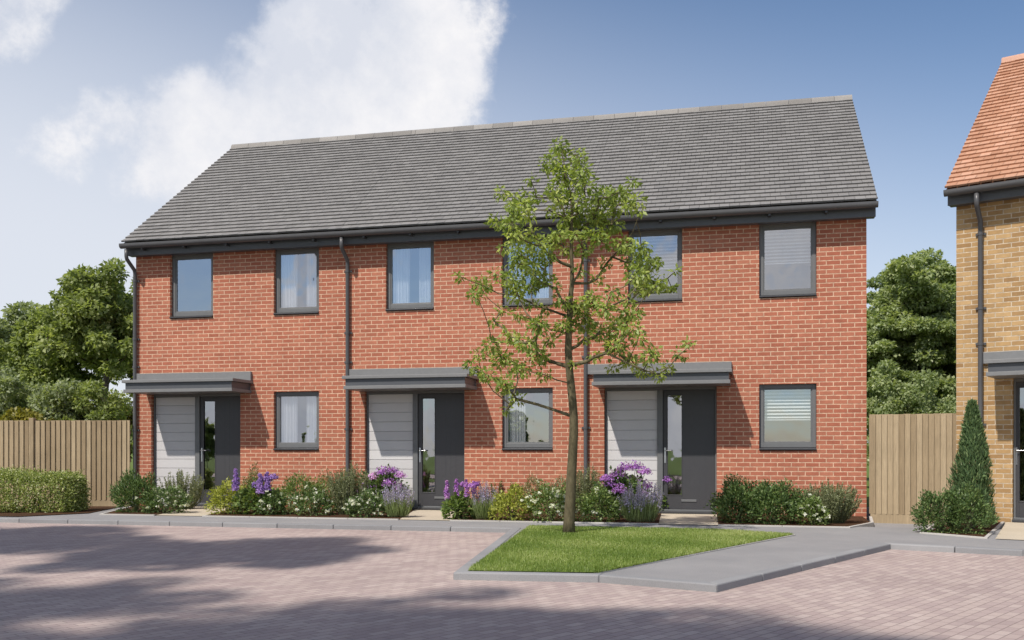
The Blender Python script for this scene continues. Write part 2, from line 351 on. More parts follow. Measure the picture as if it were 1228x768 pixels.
poly('path', [(x, y + .05) for x, y in KP] + [(32, 3), (-60, 3)], 0, M['asphalt'], grid=(12.3, 15.9, -2.5, 2.9), zf=dip)
poly('verge', [(-60, -23.98), (60, -23.98), (60, -120), (-60, -120)], -.02, M['field'])
def kerb(name, pts, w, z0, z1, m, seg=.915, side=1, bev=.012):
    mb = MB(); P = [Vector((x, y)) for x, y in pts]; n = len(P); offs = []
    for i in range(n):
        a = (P[i] - P[i - 1]).normalized() if i else None; b_ = (P[i + 1] - P[i]).normalized() if i < n - 1 else None
        na = Vector((-a.y, a.x)) if a else None; nb2 = Vector((-b_.y, b_.x)) if b_ else None
        if na is None: o = nb2 * w
        elif nb2 is None: o = na * w
        else: o = (na + nb2) * (w / (1 + na.dot(nb2)))
        offs.append(o * side)
    for i in range(n - 1):
        A, B = P[i], P[i + 1]; Ln = (B - A).length; k = max(1, round(Ln / seg)); d = (B - A).normalized()
        for j in range(k):
            if j / k * Ln > 25 and i == 0 and Ln > 30 and (1 - j / k) * Ln > 25: continue
            s, e = j / k, (j + 1) / k; g = .003
            p0 = A.lerp(B, s) + d * (g if j else 0); p1 = A.lerp(B, e) - d * (g if j < k - 1 else 0)
            nn = Vector((-d.y, d.x)) * w * side
            q0 = p0 + (offs[i] if j == 0 else nn); q1 = p1 + (offs[i + 1] if j == k - 1 else nn)
            mb.hexa([(p0.x, p0.y, z0), (p1.x, p1.y, z0), (q1.x, q1.y, z0), (q0.x, q0.y, z0), (p0.x, p0.y, z1), (p1.x, p1.y, z1), (q1.x, q1.y, z1), (q0.x, q0.y, z1)], random.random())
    return mb.build(name, m, bevel=bev, kind='structure')
kerb('kerb', [(-25, -3.75)] + KP[1:], .125, -.15, .008, M['kerb'])
kerb('edging', [(10.40, -8.52), (12.28, -3.98)], .05, -.05, .014, M['edging'], .9, 1, .004)
BE = -2.5
SL = [((1.2, 0), (2.14, 0), (2.85, BE), (1.95, BE)), ((5.7, 0), (6.64, 0), (7.15, BE), (6.3, BE)), ((10.2, 0), (11.14, 0), (11.25, BE), (10.38, BE))]
for a, b_, c_, d_ in SL:
    poly('doorway_path', [d_, c_, b_, a], .008, M['slab'])
beds = [[(-.1, -.02), (.93, BE), (1.95, BE), (1.2, -.02)], [(2.14, -.02), (2.85, BE), (6.3, BE), (5.7, -.02)], [(6.64, -.02), (7.15, BE), (10.38, BE), (10.2, -.02)],
        [(11.14, -.02), (11.25, BE), (13.05, BE), (13.47, -1.5), (13.5, -.02)], [(13.94, -3.25), (14.55, -3.87), (15.42, -.9), (14.87, -.6)]]
for i, b_ in enumerate(beds):
    poly('flower_bed_soil', b_, .012, M['soil'])
    if i == 0: e = [b_[0], b_[1], b_[2]]
    elif i == 3: e = b_[1:4] + [(13.6, -.1)]
    elif i == 4: e = [(14.6, -.75), b_[0], b_[1], b_[2]]
    else: e = b_[1:3]
    kerb('edging', e, .045, -.05, .02, M['edging'], .9, -1, .004)
poly('flower_bed_soil', [(-9, -4.0 + .4), (-.05, -3.35), (.5, -2.3), (-.2, -.35), (-9, -2.4)], .012, M['soil'])
poly('doorway_path', [(15.5, -.84), (14.66, -3.96), (19.5, -5.9), (20, -2.75)], .008, M['slab'])
LAWN = [(8.62, -3.42), (9.22, -8.66), (10.4, -8.53), (12.26, -3.98), (11.3, -3.45)]
poly('lawn', LAWN, .014, M['turf'])
def inside(P, x, y):
    c = np.zeros(len(x), bool); j = len(P) - 1
    for i in range(len(P)):
        xi, yi = P[i]; xj, yj = P[j]
        c ^= ((yi > y) != (yj > y)) & (x < (xj - xi) * (y - yi) / (yj - yi + 1e-12) + xi); j = i
    return c
n = 190000; x = rng.uniform(8.4, 12.4, n); y = rng.uniform(-8.75, -3.4, n); k = inside(LAWN, x, y); x, y = x[k], y[k]; n = len(x)
nv = .9 * np.exp(-((x - 11.2) / .8) ** 2 - ((y + 4.2) / .45) ** 2) + np.sin(x * 3.1 + y * 1.7) * np.sin(y * 2.3 - x) * .5 + .5
h = rng.uniform(.014, .034, n); az = rng.uniform(0, 6.28, n); ln = rng.uniform(.0, .022, n); w = rng.uniform(.002, .0035, n)
b0 = np.stack([x, y, np.full(n, .012)], 1); s = np.stack([np.cos(az), np.sin(az), 0 * az], 1) * w[:, None]
le = np.stack([-np.sin(az), np.cos(az), 0 * az], 1) * ln[:, None]
tip = b0 + le + np.stack([0 * h, 0 * h, h], 1)
quadmesh('grass', np.stack([b0 - s, b0 + s, tip + s * .3, tip - s * .3], 1), np.clip(rng.normal(.5, .22, n) + (nv - .5) * .5, 0, 1), M['grass'], label='short bright green grass of the tree island', kind='stuff', cat='grass')

# ------------------------------------------------------------ houses
EZ, RZ, EY, RY = 5.15, 8.25, -.28, 3.95
def wall_mesh(x0, x1, holes, left_gable, right_gable, depth=7.9, top=5.0, rz=RZ - .12, ry=RY):
    mb = MB(); xs = sorted({x0, x1} | {h[i] for h in holes for i in (0, 1)}); zs = sorted({-.2, top} | {h[i] for h in holes for i in (2, 3)})
    for i in range(len(xs) - 1):
        for j in range(len(zs) - 1):
            cx, cz = (xs[i] + xs[i + 1]) / 2, (zs[j] + zs[j + 1]) / 2
            if any(h[0] < cx < h[1] and h[2] < cz < h[3] for h in holes): continue
            mb.face([(xs[i], 0, zs[j]), (xs[i + 1], 0, zs[j]), (xs[i + 1], 0, zs[j + 1]), (xs[i], 0, zs[j + 1])])
    for a, b_, c_, d_ in holes:
        T = .3
        mb.face([(a, 0, c_), (a, 0, d_), (a, T, d_), (a, T, c_)]); mb.face([(b_, 0, c_), (b_, T, c_), (b_, T, d_), (b_, 0, d_)])
        mb.face([(a, 0, d_), (b_, 0, d_), (b_, T, d_), (a, T, d_)]); mb.face([(a, 0, c_), (a, T, c_), (b_, T, c_), (b_, 0, c_)])
    for x in (x0, x1):
        mb.face([(x, 0, -.2), (x, 0, top), (x, ry, rz), (x, depth, top), (x, depth, -.2)])
    mb.face([(x0, depth, -.2), (x1, depth, -.2), (x1, depth, top), (x0, depth, top)])
    return mb
def roof_mesh(x0, x1, ey, ez, ry, rz, gauge=.168, tw=.1667, col0=0):
    mb = MB(); L_ = math.hypot(ry - ey, rz - ez); sy, sz = (ry - ey) / L_, (rz - ez) / L_; rows = int(L_ / gauge)
    g = L_ / rows; th = .030
    for side in (0, 1):
        for r in range(rows):
            s0 = r * g; s1 = s0 + g + .03
            o = (r % 2) * tw / 2; x = x0 - (tw / 2 if r % 2 else 0)
            sag = random.uniform(-.001, .001)
            while x < x1 - .005:
                a, b_ = max(x, x0), min(x + tw, x1); x += tw
                if b_ - a < .01: continue
                lift = random.uniform(-.0022, .0022) + sag; sl = random.uniform(-.004, .004); tl = random.uniform(-.0015, .0015)
                def P(xx, s_, hgt, e):
                    y_, z_ = ey + sy * s_ - sz * (hgt + e), ez + sz * s_ + sy * (hgt + e)
                    if side: y_ = 2 * ry - y_
                    return (xx, y_, z_)
                a2, b2 = a + .0025, b_ - .0025
                mb.hexa([P(a2, s0 + sl, th + lift, 0), P(b2, s0 + sl, th + lift + tl, 0), P(b2, s1, .0, 0), P(a2, s1, .0, 0),
                         P(a2, s0 + sl, th * 2 + lift, 0), P(b2, s0 + sl, th * 2 + lift + tl, 0), P(b2, s1, th, 0), P(a2, s1, th, 0)], min(1, max(0, random.gauss(.5, .24))))
        # underlay
        y2 = lambda y_: 2 * ry - y_ if side else y_
        mb.face([(x0 + .01, y2(ey + .03), ez + .005), (x1 - .01, y2(ey + .03), ez + .005), (x1 - .01, ry, rz), (x0 + .01, ry, rz)], 0)
    return mb
def window(root, x0, x1, z0, z1, dress, sy=.07):
    fw = .068; sill = .055; y0, y1 = sy, sy + .07; zb = z0 + sill
    mb = MB(); e = .004
    mb.box(x0 + e, x0 + fw, y0, y1, zb, z1 - e); mb.box(x1 - fw, x1 - e, y0, y1, zb, z1 - e)
    mb.box(x0 + fw, x1 - fw, y0, y1, z1 - fw, z1 - e); mb.box(x0 + fw, x1 - fw, y0, y1, zb, zb + fw + .01)
    w = mb.build('window', M['frame'], root, .004)
    i0, i1, j0, j1 = x0 + fw, x1 - fw, zb + fw + .01, z1 - fw
    mb = MB(); q = .022                                             # opening sash bead
    ya, yb = y0 + .012, y1 - .01
    mb.box(i0, i0 + q, ya, yb, j0, j1); mb.box(i1 - q, i1, ya, yb, j0, j1); mb.box(i0 + q, i1 - q, ya, yb, j1 - q, j1); mb.box(i0 + q, i1 - q, ya, yb, j0, j0 + q)
    mb.build('sash', M['frame'], w, .003)
    mb = MB(); yp = y0 + .036; mb.face([(i0 + q - .003, yp, j0 + q - .003), (i1 - q + .003, yp, j0 + q - .003), (i1 - q + .003, yp, j1 - q + .003), (i0 + q - .003, yp, j1 - q + .003)]); mb.build('pane', M['glass'], w, recalc=False)
    mb = MB(); mb.prism([(-.035, z0 + .012), (-.035, z0 + .034), (sy - .002, z0 + .052), (sy - .002, z0 + .012)], x0 + .003, x1 - .003)
    mb.build('sill', M['sill'], w, .003)
    if dress in ('both', 'left'):
        W_ = i1 - i0
        for side in ((0, 1) if dress == 'both' else (0,)):
            xa, xb = (i0 - .08, i0 + W_ * .42) if side == 0 else (i1 - W_ * .34, i1 + .08)
            mb = MB(); m_ = 90; pr = random.uniform(0, 6)
            prev = None
            for i in range(m_ + 1):
                x_ = xa + (xb - xa) * i / m_; y_ = y1 + .04 + .022 * math.sin(i * .62 + pr) + .008 * math.sin(i * 1.7 + pr)
                if prev: mb.face([(prev[0], prev[1], j0 - .12), (x_, y_, j0 - .12), (x_, y_, j1 + .1), (prev[0], prev[1], j1 + .1)], .5 + .5 * math.sin(i * .62 + pr))
                prev = (x_, y_)
            mb.build('curtain', M['fabric'], w, smooth=True, recalc=False)
    if dress == 'blind':
        mb = MB(); z_ = j1 - .01; zl = j1 - (j1 - j0) * .52
        while z_ > zl:
            mb.hexa([(i0 + .01, y1 + .035, z_ - .03), (i1 - .01, y1 + .035, z_ - .03), (i1 - .01, y1 + .065, z_), (i0 + .01, y1 + .065, z_),
                     (i0 + .01, y1 + .035, z_ - .028), (i1 - .01, y1 + .035, z_ - .028), (i1 - .01, y1 + .065, z_ + .002), (i0 + .01, y1 + .065, z_ + .002)], random.random())
            z_ -= .058
        mb.box(i0 + .01, i1 - .01, y1 + .035, y1 + .06, z_ - .01, z_ + .01); mb.box(i0, i1, y1 + .03, y1 + .07, j1 - .0, j1 + .04)
        mb.build('blind', M['blind'], w)
    return w
def downpipe(root, x, top=5.02, base=.04, gy=-.335):
    mb = MB(); r = .037
    mb.tube([(x, gy, top), (x, gy, 4.88), (x, gy + .02, 4.83), (x, -.075, 4.66), (x, -.055, 4.6), (x, -.055, base + .12), (x, -.075, base + .05), (x, -.13, base)], r, 12)
    p_ = mb.build('downpipe', M['gutter'], root, smooth=True)
    for z_ in (4.45, 3.3, 2.75, 1.5, .55):
        mb = MB(); mb.tube([(x, -.055, z_ - .02), (x, -.055, z_ + .02)], r + .007, 12); mb.box(x - .075, x + .075, -.03, -.003, z_ - .018, z_ + .018)
        mb.build('bracket', M['gutter'], p_)
def gutter(root, x0, x1):
    yc, zc, r = -.345, 5.125, .062
    prof = [(yc - r, zc), (yc - r, zc - .028)] + [(yc - r * math.cos(a), zc - .03 - r * math.sin(a)) for a in np.linspace(.15, math.pi - .15, 12)] + [(yc + r, zc - .02), (yc + r, zc), (yc + r - .006, zc), (yc + r - .006, zc - .03)] + \
           [(yc - (r - .006) * math.cos(a), zc - .03 - (r - .006) * math.sin(a)) for a in np.linspace(math.pi - .15, .15, 12)] + [(yc - r + .006, zc)]
    mb = MB(); mb.prism(prof, x0, x1); g = mb.build('gutter', M['gutter'], root)
    x = x0 + .45; k = 0
    while x < x1:
        mb = MB(); mb.box(x - .02, x + .02, -.335, -.222, 4.998, 5.032)
        mb.build('gutter_bracket', M['sill'], g); x += .9
def canopy(root, x0, x1, up0, up1):
    c_ = empty_part('canopy', root)
    mb = MB(); mb.box(x0 - .02, x1 + .03, -.76, -.004, 2.385, 2.44); mb.build('canopy_top', M['canopy'], c_, .004)
    for o in (c_,): pass
    mb = MB(); mb.box(x0 + .03, x1 - .02, -.715, -.004, 2.262, 2.383); mb.build('canopy_fascia', M['grey'], c_, .003)
    mb = MB(); mb.box(x0 + .005, x1 + .0, -.745, -.004, 2.2, 2.26); mb.build('canopy_lip', M['canopy'], c_, .004)
    mb = MB(); mb.box(up0, up1, -.06, -.003, 2.442, 2.615); mb.build('flashing', M['canopy'], c_, .004)
    return c_
def empty_part(name, root):
    o = bpy.data.objects.new(name, None); COL.objects.link(o); o.parent = root; return o
def entrance(root, x0, x1, label=None, panel=True):
    """recessed opening x0..x1: pale cladding panel on the left, door on the right"""
    zt, zb = 2.209, .03; y = .1; g = .003
    xd = x0 + 1.02 if panel else x0
    mb = MB(); mb.box(x0 + g, x0 + .03, y - .02, y + .06, zb, zt - g); mb.box(x0 + .03, x1 - g, y - .02, y + .06, zt - .055, zt - g)
    if panel: mb.box(x0 + .92, xd - .002, y - .03, y + .06, zb, zt - .055)
    mb.box(x1 - .03, x1 - g, y - .02, y + .06, zb, zt - .055)
    mb.box(xd, x1 - .03, y - .03, y + .08, zb, .075)
    mb.build('door_frame', M['frame'], root, .004)
    if panel:
        mb = MB(); z_ = zb + .02; i = 0
        while z_ < zt - .06:
            z1 = min(z_ + .1745, zt - .056); mb.box(x0 + .033, x0 + .917, y + .012 + .0, y + .03, z_, z1 - .006, random.random()); z_ += .1765
        mb.box(x0 + .032, x0 + .918, y + .031, y + .05, zb, zt - .056, 0)
        mb.build('side_panel', M['clad'], root, .0025)
    a, b_ = xd + .004, x1 - .034; z0, z1 = .08, zt - .06
    ga, gb, gz0, gz1 = a + .075, a + .315, z0 + .25, z1 - .09
    mb = MB()
    mb.box(a, ga, y, y + .045, z0, z1); mb.box(gb, b_, y, y + .045, z0, z1); mb.box(ga, gb, y, y + .045, z0, gz0); mb.box(ga, gb, y, y + .045, gz1, z1)
    d = mb.build('door', M['door'], root, .002)
    mb = MB(); 
    for k in (.38, .55, .72): 
        xx = gb + (b_ - gb) * k; mb.box(xx - .002, xx + .002, y - .0015, y + .001, z0 + .05, z1 - .05)
    mb.build('groove', M['sill'], d)
    mb = MB(); f_ = .018
    mb.box(ga - f_, ga, y - .006, y + .03, gz0 - f_, gz1 + f_); mb.box(gb, gb + f_, y - .006, y + .03, gz0 - f_, gz1 + f_); mb.box(ga, gb, y - .006, y + .03, gz1, gz1 + f_); mb.box(ga, gb, y - .006, y + .03, gz0 - f_, gz0)
    mb.build('glazing_bead', M['door'], d, .003)
    mb = MB(); yp = y + .02; mb.face([(ga - .002, yp, gz0 - .002), (gb + .002, yp, gz0 - .002), (gb + .002, yp, gz1 + .002), (ga - .002, yp, gz1 + .002)]); mb.build('door_pane', M['glass'], d, recalc=False)
    mb = MB(); mb.box(a + .016, a + .046, y - .008, y - .001, .88, 1.15); mb.tube([(a + .031, y - .01, 1.10), (a + .031, y - .05, 1.10), (a + .045, y - .055, 1.10), (a + .155, y - .055, 1.098)], .0095, 8)
    mb.build('handle', M['metal'], d, .002)
    mb = MB(); xm = (a + b_) / 2; mb.box(xm - .13, xm + .13, y - .012, y - .002, z0 + .13, z0 + .17); mb.build('letterbox', M['frame'], d, .003)
    # threshold
    mb = MB(); mb.box(x0 + .0 if not panel else x0 + .95, x1, -.06, y - .032, .012, .05); mb.build('threshold', M['sill'], root, .003)
def interior(root, x0, x1, depth=7.8):
    mb = MB(); e = .02
    mb.box(x0 + e, x1 - e, .32, depth - e, -.05, .02); mb.box(x0 + e, x1 - e, .32, depth - e, 2.55, 2.75); mb.box(x0 + e, x1 - e, .32, depth - e, 4.97, 4.99)
    mb.box(x0 + e, x0 + .06, .32, 4.5, .02, 4.97); mb.box(x1 - .06, x1 - e, .32, 4.5, .02, 4.97); mb.box(x0 + .06, x1 - .06, 4.4, 4.5, .02, 4.97)
    mb.box(x0 + 2.5, x0 + 2.6, .32, 4.4, .02, 2.55); mb.box(x0 + 2.35, x0 + 2.45, .32, 4.4, 2.75, 4.97)
    mb.build('interior', M['plaster'], root)
def house(name, loc, rz, x0, x1, label, wins, ent, canx, dpx, gables=(0, 0), brick='brick', tile='tile', ridge='ridge', rzz=RZ, ryy=RY, panel=True, cat='house', group=None):
    root = empty(name, loc, rz, label=label, cat=cat, group=group)
    holes = [(w[0], w[1], w[2], w[3]) for w in wins] + [(ent[0], ent[1], .0, 2.209)]
    wall_mesh(x0, x1, holes, *gables, top=5.0, rz=rzz - .12, ry=ryy).build('wall', M[brick], root)
    ox0, ox1 = x0 - (.10 if gables[0] else 0), x1 + (.14 if gables[1] else 0)
    roof = roof_mesh(ox0, ox1, EY - .03, EZ - .005, ryy, rzz).build('roof', M[tile], root)
    mb = MB(); x = ox0; 
    while x < ox1 - .01:
        b_ = min(x + .45, ox1); r_ = .105; pr = [(ryy - r_ * 1.25, rzz - .055)] + [(ryy - r_ * math.cos(a), rzz + .0 + r_ * math.sin(a)) for a in np.linspace(.2, math.pi - .2, 9)] + [(ryy + r_ * 1.25, rzz - .055)]
        n_ = len(mb.f); mb.prism(pr, x + .002, b_ - .004, random.random()); x += .45
    mb.build('ridge_tile', M[ridge], roof, kind=None)
    mb = MB(); mb.box(ox0 + .02, ox1 - .02 if gables[1] else ox1, -.22, -.195, 4.915, 5.145); mb.box(ox0 + .02, ox1 - .02 if gables[1] else ox1, -.193, -.003, 4.93, 4.95)
    if gables[1]: mb.prism([(-.194, 4.952), (-.194, 5.13), (.0, 5.25), (.35, 5.25), (.35, 5.1), (.1, 4.952)], x1 + .003, ox1 - .02)
    if gables[0]: mb.prism([(-.194, 4.952), (-.194, 5.13), (.0, 5.25), (.35, 5.25), (.35, 5.1), (.1, 4.952)], ox0 + .02, x0 - .003)
    mb.build('fascia', M['grey'], root, .004)
    for gside, xa, xb in ((0, ox0 + .02, x0 - .003), (1, x1 + .003, ox1 - .02)):
        if gables[gside]:
            for s in (0, 1):
                fy = (lambda y_: 2 * ryy - y_) if s else (lambda y_: y_)
                mb = MB(); mb.hexa([(xa, fy(.36), 5.26), (xb, fy(.36), 5.26), (xb, fy(ryy), rzz - .2), (xa, fy(ryy), rzz - .2), (xa, fy(.36), 5.48), (xb, fy(.36), 5.48), (xb, fy(ryy), rzz - .01), (xa, fy(ryy), rzz - .01)])
                mb.build('bargeboard', M['grey'], root)
    gutter(root, ox0, ox1)
    for w in wins: window(root, *w)
    canopy(root, *canx)
    entrance(root, *ent, panel=panel)
    for x_ in dpx: downpipe(root, x_)
    interior(root, x0, x1)
    return root
A = (.619, 1.556, 3.681, 4.948); B = (2.846, 3.779, 3.681, 4.948); C_ = (2.846, 3.779, 1.098, 2.223)
ENT = (.2, 2.14); CAN = (.09, 2.38, -.09, 2.39)
def wl(d, x): return (d[0], d[1], d[2], d[3], x)
house('terraced_house', (0, 0, 0), 0, -.14, 4.36, 'red brick terraced house at the left end of the row, beside the long wooden fence',
      [wl(A, 'none'), wl(B, 'both'), wl(C_, 'both')], ENT, CAN, [-.125], (1, 0), group='red brick terraced houses')
house('terraced_house', (4.5, 0, 0), 0, -.14, 4.36, 'red brick terraced house in the middle of the row, partly behind the young tree',
      [wl(A, 'both'), wl(B, 'both'), wl(C_, 'left')], ENT, CAN, [-.12], (0, 0), group='red brick terraced houses')
house('terraced_house', (9.0, 0, 0), 0, -.14, 4.57, 'red brick terraced house at the right end of the row, blinds in all three windows',
      [wl(A, 'blind'), wl(B, 'blind'), wl(C_, 'blind')], ENT, CAN, [-.12], (0, 1), group='red brick terraced houses')
house('detached_house', (14.85, -.53, 0), R(-22.5), 0, 7.5, 'yellow brick house with orange tiled roof cut off by the right edge of the picture',
      [(.98, 2.0, 3.681, 4.948, 'none'), (4.0, 5.0, 3.681, 4.948, 'both'), (4.0, 5.0, 1.098, 2.223, 'both')], (.80, 1.80), (.56, 2.5, .40, 2.55), [.36], (1, 1), 'buff', 'redtile', 'ridger', 8.6, 4.4, panel=False)

# ------------------------------------------------------------ fences
def fence(p0, p1, z0, z1, posts, label, bw=.1, mirror=False):
    a, b_ = Vector(p0), Vector(p1); d = b_ - a; Ln = d.length; ang = math.atan2(d.y, d.x)
    root = empty('wooden_fence', (a.x, a.y, z0), ang, label=label, cat='fence'); H = z1 - z0
    nrm = -1
    bays = sorted([0] + posts + [Ln])
    for i in range(len(bays) - 1):
        mb = MB(); x = bays[i] + (.05 if bays[i] in posts else 0); e = bays[i + 1] - (.05 if bays[i + 1] in posts else 0)
        while x < e - .02:
            x2 = min(x + bw + .012, e); dz = random.uniform(-.003, .003)
            mb.hexa([(x, -.012, .15), (x2, -.040, .15), (x2, -.012, .15), (x, -.002, .15), (x, -.012, H + dz), (x2, -.040, H + dz), (x2, -.012, H + dz), (x, -.002, H + dz)], random.random()); x += bw
        mb.build('board_panel', M['wood'], root)
        mb = MB(); mb.box(bays[i] + .02, e, -.03, .012, -.04, .148, random.random()); mb.build('gravel_board', M['wood'], root, .003)
        for zz in (.35, .9, 1.45):
            mb = MB(); mb.box(bays[i], e, .002, .045, zz, zz + .07, random.random()); mb.build('rail', M['wood'], root)
    for x in posts:
        mb = MB(); mb.box(x - .045, x + .045, -.055, .06, -.04, H + .05, random.random()); mb.build('post', M['wood'], root, .006)
    return root
th_ = TH + R(0); a0 = Vector((-.17, -.14)); dl = Vector((-math.cos(th_), -math.sin(th_)))
pL = a0 + dl * 9.0
fence((pL.x, pL.y), (a0.x, a0.y), -.03, 1.69, [1.9, 9.0 - 5.45, 9.0 - 1.93], 'long vertical board wooden fence left of the red terrace, behind the clipped hedge')
fence((13.6, -.12), (14.93, -.37), -.085, 1.69, [], 'short wooden board fence closing the gap between red and yellow brick houses', .088)

# ------------------------------------------------------------ trees
def grow(base_pts, base_r, clusters, seed=1, rise=.25, tip=.004):
    """join each leaf cluster to the trunk with branches; returns list of (points, radii)"""
    rs = random.Random(seed); nodes = [Vector(p) for p in base_pts]; par = [i - 1 for i in range(len(nodes))]; nb0 = len(nodes); w = [0] * len(nodes)
    order = sorted(clusters, key=lambda c: min((Vector(c[:3]) - q).length for q in nodes[:nb0]))
    ends = []
    for c in order:
        p = Vector(c[:3]); best = None
        for i, q in enumerate(nodes):
            d = p - q; l = d.length
            if l < .02: continue
            pen = l * (1 + 1.1 * max(0, rise - d.z / l)) + (.25 * l if i < nb0 * .35 else 0)
            if best is None or pen < best[0]: best = (pen, i)
        i = best[1]; q = nodes[i]; d = p - q; k = max(2, int(d.length / .22)); last = i
        side = Vector((rs.uniform(-1, 1), rs.uniform(-1, 1), rs.uniform(-.3, .6))) * d.length * .10
        for j in range(1, k + 1):
            f = j / k; pt = q + d * f + side * math.sin(f * math.pi) + Vector((0, 0, -.06 * d.length * math.sin(f * math.pi)))
            pt += Vector((rs.uniform(-1, 1), rs.uniform(-1, 1), rs.uniform(-1, 1))) * .012
            nodes.append(pt); par.append(last); last = len(nodes) - 1
        ends.append(last)
    cnt = [0] * len(nodes)
    for e in ends:
        i = e
        while i >= 0: cnt[i] += 1; i = par[i]
    rad = [0] * len(nodes)
    for i in range(len(nodes)): rad[i] = tip * max(1, cnt[i]) ** .52
    for i in range(nb0): rad[i] = base_r[i]
    kids = {}
    for i, q in enumerate(par):
        if q >= 0: kids.setdefault(q, []).append(i)
    chains = [(nodes[:nb0], rad[:nb0])]
    for i in range(len(nodes)):
        for ch in kids.get(i, []):
            if ch < nb0: continue
            if i >= nb0 and ch == max(kids[i], key=lambda z_: cnt[z_]) and ch == i + 1: continue
            pts = [nodes[i], nodes[ch]]; rr = [min(rad[i], rad[ch] * 1.35), rad[ch]]; k = ch
            while True:
                nx = [z_ for z_ in kids.get(k, []) if z_ == k + 1]
                if not nx or nx[0] != max(kids[k], key=lambda z_: cnt[z_]): break
                k = nx[0]; pts.append(nodes[k]); rr.append(rad[k])
            chains.append((pts, rr))
    return chains
def cluster_leaves(clusters, per, L_, W_, droop=.0, up=.35, shell=.4, flat=.75, twig=None):
    Ps, Ds, Ns, Ls, Ws, Ts = [], [], [], [], [], []
    for c in clusters:
        n_ = max(4, int(per * (c[3]) ** 2)) if callable(per) is False else per(c[3])
        d = rnd_dir(n_); r_ = c[3] * rng.uniform(shell, 1, n_) ** .6
        P = np.array(c[:3]) + d * r_[:, None] * np.array([1, 1, flat])
        D = unit(d + rng.normal(size=(n_, 3)) * .7 + np.array([0, 0, -droop])); Nn = unit(rng.normal(size=(n_, 3)) * .5 + np.array([0, 0, up * 1.5]) + d * .8)
        Ps.append(P); Ds.append(D); Ns.append(Nn); s = rng.uniform(.65, 1.25, n_); Ls.append(L_ * s); Ws.append(W_ * s)
        Ts.append(np.clip(rng.normal(.5 + rng.normal(0, .12), .2, n_), 0, 1))
    return leaf_quads(np.concatenate(Ps), np.concatenate(Ds), np.concatenate(Ns), np.concatenate(Ls), np.concatenate(Ws)), np.concatenate(Ts)
def tree(name, label, base, trunk_pts, trunk_r, clusters, per, L_, W_, leafm, barkm, rise=.2, tip=.004, seed=1, group=None, cat='tree', n=8, **lk):
    root = empty(name, base, label=label, cat=cat, group=group); b = Vector(base)
    ch = grow([Vector(p) - b for p in trunk_pts], trunk_r, [(c[0] - b.x, c[1] - b.y, c[2] - b.z, c[3]) for c in clusters], seed, rise, tip)
    mb = MB(); mb.tube(ch[0][0], ch[0][1], 14, random.random()); mb.build('trunk', barkm, root, smooth=True)
    mb = MB()
    for pts, rr in ch[1:]: mb.tube(pts, rr, 6, random.random(), cap=False)
    mb.build('branches', barkm, root, smooth=True, recalc=False)
    V, T = cluster_leaves([(c[0] - b.x, c[1] - b.y, c[2] - b.z, c[3]) for c in clusters], per, L_, W_, **lk)
    quadmesh('crown', V, T, leafm, root)
    return root
# the young tree on the lawn
TD = 12.99
CL = [(671,176,10),(659,197,12),(693,188,11),(677,207,13),(699,207,11),(665,225,12),(702,222,12),(684,229,12),(668,240,10),(637,216,6),(602,232,9),(624,241,15),(621,254,12),(643,238,7),
(724,235,14),(740,232,11),(759,219,8),(762,241,11),(740,247,13),(768,254,6),(702,247,12),(690,260,13),(715,260,14),(734,269,13),(696,276,13),(715,282,11),(677,263,11),(596,266,9),(615,269,12),
(634,260,9),(618,282,12),(640,279,8),(659,254,6),(671,282,11),(665,291,10),(606,297,7),(624,304,13),(643,294,12),(656,304,11),(621,316,11),(640,322,13),(552,332,6),(574,341,12),(596,329,8),
(571,354,9),(612,338,13),(634,341,13),(652,335,11),(618,354,11),(602,372,7),(593,385,7),(624,379,9),(646,391,12),(746,294,12),(768,297,11),(780,313,12),(759,313,13),(765,329,14),(787,338,12),
(771,344,13),(809,326,6),(805,344,7),(727,316,8),(715,335,7),(734,351,8),(709,360,13),(693,372,16),(674,360,9),(727,372,11),(759,376,12),(740,391,14),(759,394,9),(677,391,11),(702,388,13),
(565,440,9),(575,425,9),(590,412,10),(612,404,11),(632,412,12),(600,430,14),(585,450,10),(605,460,12),(625,442,13),(645,425,11),(652,450,8),(660,408,9),(720,400,11),(740,415,14),(755,433,12),
(770,445,9),(780,425,11),(800,440,8),(815,425,8),(826,412,6),(790,450,7),(735,440,7),(712,428,7),(700,406,8),(747,400,9),(765,408,9),(620,478,8),(607,492,5),(688,438,5),(680,300,8),(700,300,9),
(655,370,7),(668,345,6),(750,360,9),(640,365,7),(695,325,7),(725,290,9)]
TR = [(682,641),(682.5,625),(684,600),(685,575),(686.5,550),(688,520),(688,500),(686.5,480),(684.5,460),(682.5,440),(681.5,420),(682,400),(683,380),(684,360),(686,340),(686,320),(685,300),(685,280),(686,260),(685,240),(681,220),(677,200),(674,182)]
trunk = [at(u, v, TD) for u, v in TR]; px = TD / F
trunk_r = [q * px / 2.12 for q in (17.5, 14.5, 13.5, 13, 12, 11.5, 11, 10.5, 10.3, 9.6, 9.2, 8.4, 7.6, 6.6, 5.8, 5, 4.4, 3.8, 3.2, 2.7, 2.2, 1.6, 1.0)]
trunk[0].z = -.02
cl = []
rt = random.Random(5)
for (u, v, r_) in CL:
    spread = min(1.0, .25 + abs(u - 684) * px * .9)
    cl.append((*at(u, v, TD + rt.uniform(-1, 1) * spread * .9), r_ * px * 1.15))
    if r_ > 9: cl.append((*at(u + rt.uniform(-7, 7), v + rt.uniform(-7, 7), TD + rt.uniform(-1, 1) * spread), r_ * px * .75))
